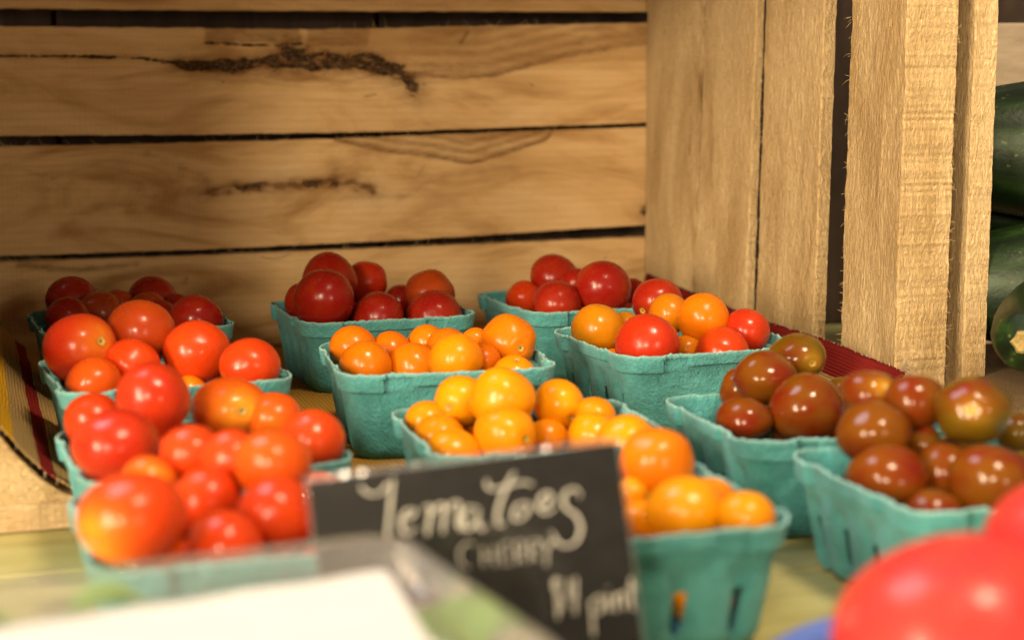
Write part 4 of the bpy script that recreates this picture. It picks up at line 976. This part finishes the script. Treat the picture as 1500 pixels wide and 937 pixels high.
for bi, (b, (x, y, th)) in enumerate(BASKETS.items()):
    # base clears the cloth (in the crate) or stands on the table boards
    z0 = -T_DROP if b in FRONT else 0.12
    e = empty("pulp_basket", (x, y, z0), th + (bi % 2) * math.pi + (math.pi / 2 if b == 'B4' else 0))
    if b not in FRONT: e.scale = (1, 1, (BH - 0.12) / BH)
    tag(e, BASKET_LABEL[b], "basket", "teal pulp baskets")
    for nm in ("wall", "rim", "base"):
        o = bpy.data.objects.new(nm, variants[(bi * 3 + 1) % 4][nm])
        COL.objects.link(o); o.parent = e

# ------------------------------------------------------------------ tomatoes
COLORS = {'dkred': (0.28, 0.009, 0.005), 'red': (0.46, 0.022, 0.006), 'brred': (0.36, 0.042, 0.006), 'orred': (0.58, 0.042, 0.005),
          'rorange': (0.66, 0.085, 0.005), 'orange': (0.64, 0.150, 0.002), 'gold': (0.76, 0.265, 0.002), 'ochre': (0.50, 0.165, 0.003),
          'brown': (0.165, 0.048, 0.003), 'olive': (0.125, 0.062, 0.003)}
NU, NVV = 44, 26
_th = np.linspace(0, math.pi, NVV)
_ph = np.linspace(0, 2 * math.pi, NU, endpoint=False)
SPH_F = []
for i in range(NVV - 1):
    for j in range(NU):
        k = (j + 1) % NU
        SPH_F.append((i * NU + j, (i + 1) * NU + j, (i + 1) * NU + k, i * NU + k))
def tomato(name, x, y, z, rx, ry, color, mat, pole, shoulder, seed, lobes=0.012, with_scar=True):
    r = random.Random(seed)
    p = Vector(pole).normalized()
    q = Vector((0, 0, 1)).rotation_difference(p).to_matrix() @ Matrix.Rotation(r.uniform(0, 6.28), 3, 'Z')
    R = np.array(q)
    TH, PH = np.meshgrid(_th, _ph, indexing='ij')
    d = np.stack([np.sin(TH) * np.cos(PH), np.sin(TH) * np.sin(PH), np.cos(TH)], -1).reshape(-1, 3)
    nl = r.choice((3, 4, 5)); a0 = r.uniform(0, 6)
    rad = (1 + lobes * np.cos(nl * PH + a0) * np.sin(TH) ** 2 + 0.02 * np.cos(2 * TH + r.uniform(-1, 1))
           - 0.075 * np.exp(-(TH / 0.20) ** 2) - 0.02 * np.exp(-((math.pi - TH) / 0.16) ** 2)).ravel()
    sk = np.array([r.uniform(-1, 1) for _ in range(3)]); sk /= np.linalg.norm(sk)
    ax2 = np.array([r.uniform(-1, 1) for _ in range(3)]); ax2 /= np.linalg.norm(ax2)
    rad = rad * (1 + 0.022 * (d @ sk) ** 3 + 0.022 * ((d @ ax2) ** 2 - 0.33))
    w = (d * rad[:, None]) @ R.T
    w = w * np.array([rx, rx, ry])
    sh = shoulder * np.exp(-(TH.ravel() / (0.62 if mat is not M['brown'] else 0.45)) ** 2)
    off = np.tile([r.uniform(-50, 50) for _ in range(3)], (len(w), 1))
    o = mesh_obj(name, w, SPH_F, mat, None, (x, y, z), True, dict(shoulder=sh, off=off))
    o.color = tuple(color) + (1,)
    if with_scar:
        rs_ = [0.0, 0.04, 0.075, 0.11, 0.145] if mat is not M['brown'] else [0.0, 0.04, 0.08, 0.12, 0.16]
        V, F, G = [], [], []
        for k, t in enumerate(rs_):
            for a in range(14):
                ph = a * 2 * math.pi / 14
                tt = t * (1 + 0.12 * math.cos(5 * ph))
                dd = np.array([math.sin(tt) * math.cos(ph), math.sin(tt) * math.sin(ph), math.cos(tt)])
                rr = 1 - 0.075 * math.exp(-(tt / 0.20) ** 2) + 0.02 + (0.018 if k in (2, 3) else 0.004)
                rr *= 1 + 0.022 * (dd @ sk) ** 3 + 0.022 * ((dd @ ax2) ** 2 - 0.33) + 0.02
                V.append((R @ (dd * rr)) * np.array([rx, rx, ry])); G.append(k / 4.0)
        for k in range(4):
            for a in range(14):
                b_ = (a + 1) % 14
                F.append((k * 14 + a, (k + 1) * 14 + a, (k + 1) * 14 + b_, k * 14 + b_))
        mesh_obj("stem_scar", V, F, M['scar'], o, smooth=True, attrs=dict(ring=G))
    return o

rt = random.Random(21)
GROUP = {b: "tomatoes in the " + IN_BASKET[b] for b in BASKETS}
sd = 0
for b, rows in TOMATOES.items():
    mat = M['brown'] if b[0] == 'C' and b[1] in '34' else (M['golden'] if b in ('B2', 'B3', 'B4') else M['tomato'])
    fill_cols = set()
    bx, by, th = BASKETS[b]
    z0 = -T_DROP if b in FRONT else 0.12
    cs, sn = math.cos(th), math.sin(th)
    for (x, y, z, rx, ry, colr, lab, scar, shd) in rows:
        sd += 1
        rx, ry = rx * 1.035, ry * 1.035
        # keep every tomato inside its basket's wall
        h = z - z0
        re = rx if h < BH else math.sqrt(max(rx * rx - (h - BH) ** 2, 0))
        lim = (BW / 2 - BINS) + (BINS - 0.30) * min(h, BH) / BH - 0.30 - re + (0.42 if h > BH + 0.5 else 0.12)
        u, v = cs * (x - bx) + sn * (y - by), -sn * (x - bx) + cs * (y - by)
        u, v = max(-lim, min(lim, u)), max(-lim, min(lim, v))
        x, y = bx + cs * u - sn * v, by + sn * u + cs * v
        c = COLORS[colr]
        j = rt.uniform(0.92, 1.08)
        c = (min(c[0] * j, 0.92), c[1] * j * rt.uniform(0.9, 1.12), c[2])
        m = M['golden'] if colr in ('orange', 'gold', 'ochre') else mat
        pole = scar if scar else (rt.uniform(-1, 1), rt.uniform(0.2, 1.0), rt.uniform(-1, 0.15))
        o = tomato("cherry_tomato", x, y, z, rx, ry, c, m, pole, shd if scar else (0.0 if m is M['brown'] else 0.3), sd, lobes=0.04 if m is M['brown'] else rt.choice((0.008, 0.015, 0.03)), with_scar=bool(scar))
        tag(o, lab + " in the " + IN_BASKET[b], "tomato", GROUP[b])
        fill_cols.add(colr)
    # tomatoes lying underneath, on which the heap rests
    cols = sorted(fill_cols)
    ORD = ["", "first", "second", "third", "fourth", "fifth", "sixth", "seventh", "eighth", "ninth", "tenth"]
    for (X_, Y_, Z_, R, place) in UNDER[b]:
        sd += 1
        colr = rt.choice(cols)
        m = M['golden'] if colr in ('orange', 'gold', 'ochre') else mat
        o = tomato("cherry_tomato", X_, Y_, Z_, R, R * 0.97, COLORS[colr], m, (rt.uniform(-1, 1), rt.uniform(0.2, 1), rt.uniform(-1, 0)), 0.0, sd, with_scar=False)
        if place:
            tag(o, "tomato glimpsed in a gap, %s from left of such, in the %s" % (ORD[place], IN_BASKET[b]), "tomato", GROUP[b])
        else:
            tag(o, "cherry tomato covered by the pile in the " + IN_BASKET[b], "tomato", "covered tomatoes in the " + IN_BASKET[b])

# ------------------------------------------------------------------ black price sign
e1 = Vector((0.9923, 0.0209, 0.1218)); nrm = Vector((0.0, -0.9856, 0.1692)); e2 = nrm.cross(e1).normalized(); e1 = e2.cross(nrm).normalized()
SIGN_O = Vector((-6.61, 52.74, 6.82))
sign = empty("price_sign", (0, 0, 0))
SW, SH = 10.05, 8.15
foot = SIGN_O + e1 * SW - e2 * SH
sign.location = foot * S
tag(sign, "tilted black price sign with white handwriting in front of the golden tomatoes", "sign")
def sp(u, v, d): return (SIGN_O + e1 * u + e2 * v + nrm * d - foot)
def slab(name, u0, u1, v0, v1, d0, d1, mat, parent, bev=0.05):
    V, F = [], []
    for d, i_ in ((d0, 0), (d0 + bev, 1), (d1 - bev, 1), (d1, 0)):
        k = bev if i_ == 0 else 0
        V += [sp(u0 + k, v0 + k, d), sp(u1 - k, v0 + k, d), sp(u1 - k, v1 - k, d), sp(u0 + k, v1 - k, d)]
    F.append((3, 2, 1, 0)); F.append((12, 13, 14, 15))
    for r in range(3):
        for a in range(4):
            q = (a + 1) % 4
            F.append((r * 4 + a, r * 4 + q, r * 4 + 4 + q, r * 4 + 4 + a))
    return mesh_obj(name, V, F, mat, parent)
sign_board = slab("board", 0, SW, -SH, 0, -0.20, 0.0, M['black'], sign)
slab("clear_sleeve", -0.12, SW + 0.12, -SH, 0.16, -0.42, -0.24, M['clear'], sign, 0.03)
def ribbon(name, strokes, width, parent):
    V, F = [], []
    for si, st in enumerate(strokes):
        P = [Vector((a, b)) for a, b in st]
        # smooth the stroke
        Q = []
        for i in range(len(P) - 1):
            p0 = P[max(i - 1, 0)]; p1 = P[i]; p2 = P[i + 1]; p3 = P[min(i + 2, len(P) - 1)]
            for k in range(6):
                t = k / 6
                Q.append(0.5 * ((2 * p1) + (p2 - p0) * t + (2 * p0 - 5 * p1 + 4 * p2 - p3) * t * t + (3 * p1 - p0 - 3 * p2 + p3) * t ** 3))
        Q.append(P[-1])
        h = 0.012 + 0.0012 * si
        k0 = len(V)
        for i, q in enumerate(Q):
            tg = (Q[min(i + 1, len(Q) - 1)] - Q[max(i - 1, 0)]); tg = tg.normalized() if tg.length > 1e-6 else Vector((1, 0))
            nn = Vector((-tg.y, tg.x))
            e_ = i / (len(Q) - 1)
            # a chisel pen: down-strokes are broad, cross-strokes thin; rounded ends
            w = width * (0.62 + 0.55 * abs(tg.y)) * min(1.0, 0.45 + 4 * min(e_, 1 - e_)) * (1 + 0.15 * nz(i * 0.4, si * 3.1))
            a, c = q + nn * w / 2, q - nn * w / 2
            V += [sp(a.x, a.y, h), sp(c.x, c.y, h), sp(a.x, a.y, 0.002), sp(c.x, c.y, 0.002)]
        for i in range(len(Q) - 1):
            a = k0 + i * 4
            F += [(a, a + 1, a + 5, a + 4), (a, a + 4, a + 6, a + 2), (a + 1, a + 3, a + 7, a + 5)]
    return mesh_obj(name, V, F, M['chalk'], parent)
tag(ribbon("lettering", STROKES['tomatoes'], 0.095, sign_board), label="white handwritten word Tomatoes")
tag(ribbon("lettering", STROKES['cherry'], 0.05, sign_board), label="thin white capitals reading CHERRY")
tag(ribbon("lettering", STROKES['price'], 0.09, sign_board), label="white handwritten price per pint")

# ------------------------------------------------------------------ clear clamshell box with white label
BX, BY, BYAW = -2.9, 49.3, 0.42
box = empty("clear_plastic_box", (BX, BY, -T_DROP), BYAW)
tag(box, "clear plastic salad box with a white paper label on its lid, nearest the camera", "plastic box")
BL, BD, BHT = 19.0, 14.0, 7.15
def rring(x0, x1, y0, y1, r, z, n=6):
    P = []
    for (cx, cy, a0) in ((x1 - r, y1 - r, 0), (x0 + r, y1 - r, 90), (x0 + r, y0 + r, 180), (x1 - r, y0 + r, 270)):
        for i in range(n + 1):
            a = math.radians(a0 + 90 * i / n)
            P.append((cx + r * math.cos(a), cy + r * math.sin(a), z))
    return P
def loft(rings, cap_first=False, cap_last=False):
    V = [q for r in rings for q in r]; n = len(rings[0]); F = []
    for k in range(len(rings) - 1):
        for i in range(n):
            j = (i + 1) % n
            F.append((k * n + i, k * n + j, (k + 1) * n + j, (k + 1) * n + i))
    if cap_first: F.append(tuple(reversed(range(n))))
    if cap_last: F.append(tuple((len(rings) - 1) * n + i for i in range(n)))
    return V, F
def bx(i, z, r=1.6): return rring(-BL + i, -i, -BD + i, -i, max(r - i * 0.3, 0.4), z)
V, F = loft([bx(1.6, 0.05), bx(1.45, 0.3), bx(0.9, 3.0), bx(0.55, 5.6), bx(0.5, 5.75), bx(0.05, 5.8), bx(0.0, 5.95)], cap_first=True)
mesh_obj("tray", V, F, M['clear'], box, smooth=False)
V, F = loft([bx(0.0, 6.0), bx(0.05, 6.12), bx(0.45, 6.15), bx(0.6, 6.8), bx(0.8, 7.5), bx(1.0, 7.7), bx(1.35, 7.7), bx(1.55, 7.4), bx(1.75, 7.0), bx(2.1, 6.94)], cap_last=True)
lid = mesh_obj("lid", V, F, M['clear'], box, smooth=False)
V, F = [], []
for i in range(25):
    for j in range(17):
        u, v = i / 24, j / 16
        # the sheet is cut a little out of square
        x0_, x1_ = -16.5, -1.9 - 1.7 * (1 - v)
        V.append((x0_ + u * (x1_ - x0_), -12.4 + v * (8.9 + 1.0 * u), 7.06 + 0.10 * nz(u * 3, v * 3, 2) + 0.05 * nz(u * 9, v * 7)))
for i in range(24):
    for j in range(16):
        F.append((i * 17 + j, (i + 1) * 17 + j, (i + 1) * 17 + j + 1, i * 17 + j + 1))
k0 = len(V); V += [(a, b, c - 0.02) for a, b, c in V]; F += [tuple(k0 + q for q in reversed(f)) for f in F]
mesh_obj("paper_label", V, F, M['paper'], lid, smooth=True)

def leaf(x, y, z, L, W_, yaw, pit, lab):
    V, F = [], []
    n = 12
    for i in range(n + 1):
        t = i / n
        w = W_ * math.sin(math.pi * min(1, t ** 0.8)) * 0.5 + 0.02
        for s in (-1, -0.5, 0, 0.5, 1):
            V.append((t * L - L / 2, s * w, 0.35 * abs(s) * w + 0.5 * math.sin(t * 2.6) + 0.12 * nz(t * 5 + x, s * 2)))
    for i in range(n):
        for s in range(4):
            F.append((i * 5 + s, (i + 1) * 5 + s, (i + 1) * 5 + s + 1, i * 5 + s + 1))
    k0 = len(V); V += [(a, b, c - 0.04) for a, b, c in V]; F += [tuple(k0 + q for q in reversed(f)) for f in F]
    rot = Matrix.Rotation(yaw, 3, 'Z') @ Matrix.Rotation(pit, 3, 'Y')
    V = [rot @ Vector(q) for q in V]
    o = mesh_obj("salad_leaf", V, F, M['leaf'], None, (x, y, z), True)
    tag(o, lab, "leaf", "salad leaves in the clear box")
def inbox(u, v): return (BX + math.cos(BYAW) * u - math.sin(BYAW) * v, BY + math.sin(BYAW) * u + math.cos(BYAW) * v)
for (u, v, z, L, W_, yaw, pit, lab) in (
        (-1.75, -6.0, 6.0, 4.6, 3.0, 1.75, 0.15, "bright green salad leaf pressed against the right wall of the clear box"),
        (-9.4, -1.1, 6.3, 2.4, 1.9, 0.1, 0.2, "small green salad leaf showing at the far wall of the clear box"),
        (-12.9, -1.1, 6.1, 2.4, 1.7, 0.1, 0.2, "green salad leaf at the left end of the clear box"),
        (-5.5, -6.0, 1.4, 6.0, 3.0, 0.2, 0.0, "green salad leaf lying on the floor of the clear box, right half"),
        (-12.0, -7.0, 1.4, 6.0, 3.0, 1.1, 0.1, "green salad leaf lying on the floor of the clear box, left half")):
    X_, Y_ = inbox(u, v)
    leaf(X_, Y_, z - T_DROP, L, W_, yaw + BYAW, pit, lab)

# ------------------------------------------------------------------ blue bowl with large tomatoes
bw = empty("blue_bowl", (14.8, 45.6, -T_DROP), 0)
tag(bw, "blue plastic bowl holding large red tomatoes at the lower right corner", "bowl")
def lathe(prof, n=64):
    V, F = [], []
    for r, z in prof:
        for i in range(n):
            a = 2 * math.pi * i / n
            V.append((r * math.cos(a), r * math.sin(a), z))
    for k in range(len(prof) - 1):
        for i in range(n):
            j = (i + 1) % n
            F.append((k * n + i, k * n + j, (k + 1) * n + j, (k + 1) * n + i))
    return V, F
V, F = lathe([(0.01, 0.25), (4.5, 0.25), (5.6, 0.6), (6.6, 1.9), (7.3, 3.5), (7.45, 3.65), (7.45, 3.45), (6.85, 1.8), (5.9, 0.35), (4.8, 0.04), (0.01, 0.04)])
mesh_obj("bowl_wall", V, F, M['blue'], bw, smooth=True)
V, F = lathe([(7.42, 3.5), (7.62, 3.72), (7.95, 3.72), (8.05, 3.55), (7.95, 3.38), (7.6, 3.4), (7.42, 3.5)])
mesh_obj("rim", V, F, M['blue'], bw, smooth=True)
for (x, y, z, rx, ry, lab, s_) in ((12.35, 44.3, 3.95, 3.6, 3.4, "large blurred red tomato in the blue bowl, nearest the camera", 301),
                                   (17.0, 49.6, 4.9, 2.95, 2.8, "large red tomato cut by the right edge, behind the nearest one", 302)):
    o = tomato("large_tomato", x, y, z, rx, ry, (0.56, 0.032, 0.034), M['bigred'], (0.2, 0.9, -0.5), 0.3, s_, lobes=0.02, with_scar=False)
    tag(o, lab, "tomato", "large tomatoes in the blue bowl")

# ------------------------------------------------------------------ squashes and sacking right of the crate
def squash(name, c, L, R, yaw, pit, lab, stem=True):
    V, F = [], []
    n, m = 40, 28
    for i in range(n + 1):
        t = i / n
        env = (max(0.0, math.sin(math.pi * min(max(t, 0.0), 1))) ** 0.18) * (0.88 + 0.22 * t)
        for j in range(m):
            a = 2 * math.pi * j / m
            r = R * env * (1 + 0.018 * math.cos(5 * a) + 0.02 * nz(t * 5, math.cos(a), math.sin(a)))
            V.append((t * L, r * math.cos(a), r * math.sin(a)))
    for i in range(n):
        for j in range(m):
            k = (j + 1) % m
            F.append((i * m + j, i * m + k, (i + 1) * m + k, (i + 1) * m + j))
    e = empty(name, c, 0)
    e.rotation_euler = (0, pit, yaw)
    tag(e, lab, "squash", "dark green squashes right of the crate")
    mesh_obj("body", V, F, M['zucchini'], e, smooth=True)
    if stem:
        V, F = lathe([(0.62, 0.28), (0.60, -0.12), (0.46, -0.26), (0.2, -0.18), (0.01, -0.2)], 12)
        V = [(z_ , x_ * (1 + 0.15 * math.cos(5 * math.atan2(y_, x_ + 1e-6))), y_ * (1 + 0.15 * math.cos(5 * math.atan2(y_, x_ + 1e-6)))) for x_, y_, z_ in V]
        mesh_obj("stem_scar", V, F, M['stem'], e)
    return e
squash("zucchini", (26.2, 105.0, 15.3), 26, 4.9, -0.10, 0.02, "upper large speckled dark green zucchini at the right edge", False)
squash("zucchini", (26.4, 101.0, 7.1), 26, 4.6, -0.06, 0.0, "lower large dark green zucchini under the speckled one", False)
squash("zucchini", (27.2, 110.0, 11.2), 24, 3.6, -0.06, 0.0, "added zucchini darkening the gap between the two large ones", False)  # added filler that makes the gap between the large zucchinis read dark
squash("zucchini", (27.3, 88.6, 5.6), 15, 2.5, 1.15, 0.0, "small dark green squash showing its stem scar below the zucchinis")
# lumpy sack carrying the squashes
V, F = [], []
n, m = 40, 30
for i in range(n + 1):
    for j in range(m + 1):
        u, v = i / n, j / m
        x, y = 26.5 + u * 24, 86.0 + v * 24
        h = 3.6 * (min(1, v * 4.0) ** 0.6) * (0.9 + 0.1 * u)
        x2 = x + (-0.0 if v > 0.4 else 0)
        V.append((x2, y, -T_DROP + 0.1 + h + 0.25 * nz(x * 0.5, y * 0.5) + 0.10 * nz(x * 1.6, y * 1.6)))
for i in range(n):
    for j in range(m):
        F.append((i * (m + 1) + j, (i + 1) * (m + 1) + j, (i + 1) * (m + 1) + j + 1, i * (m + 1) + j + 1))
k0 = len(V); V += [(a, b, -T_DROP + 0.02) for a, b, c in V]; F += [tuple(k0 + q for q in reversed(f)) for f in F]
bd = [i * (m + 1) for i in range(n + 1)]; F += [(bd[i + 1], bd[i], k0 + bd[i], k0 + bd[i + 1]) for i in range(n)]
bd = list(range(m + 1)); F += [(bd[i], bd[i + 1], k0 + bd[i + 1], k0 + bd[i]) for i in range(m)]
tag(mesh_obj("burlap_sack", V, F, M['burlap'], None, smooth=True), "brown burlap sack under the squashes right of the crate post", "sack")
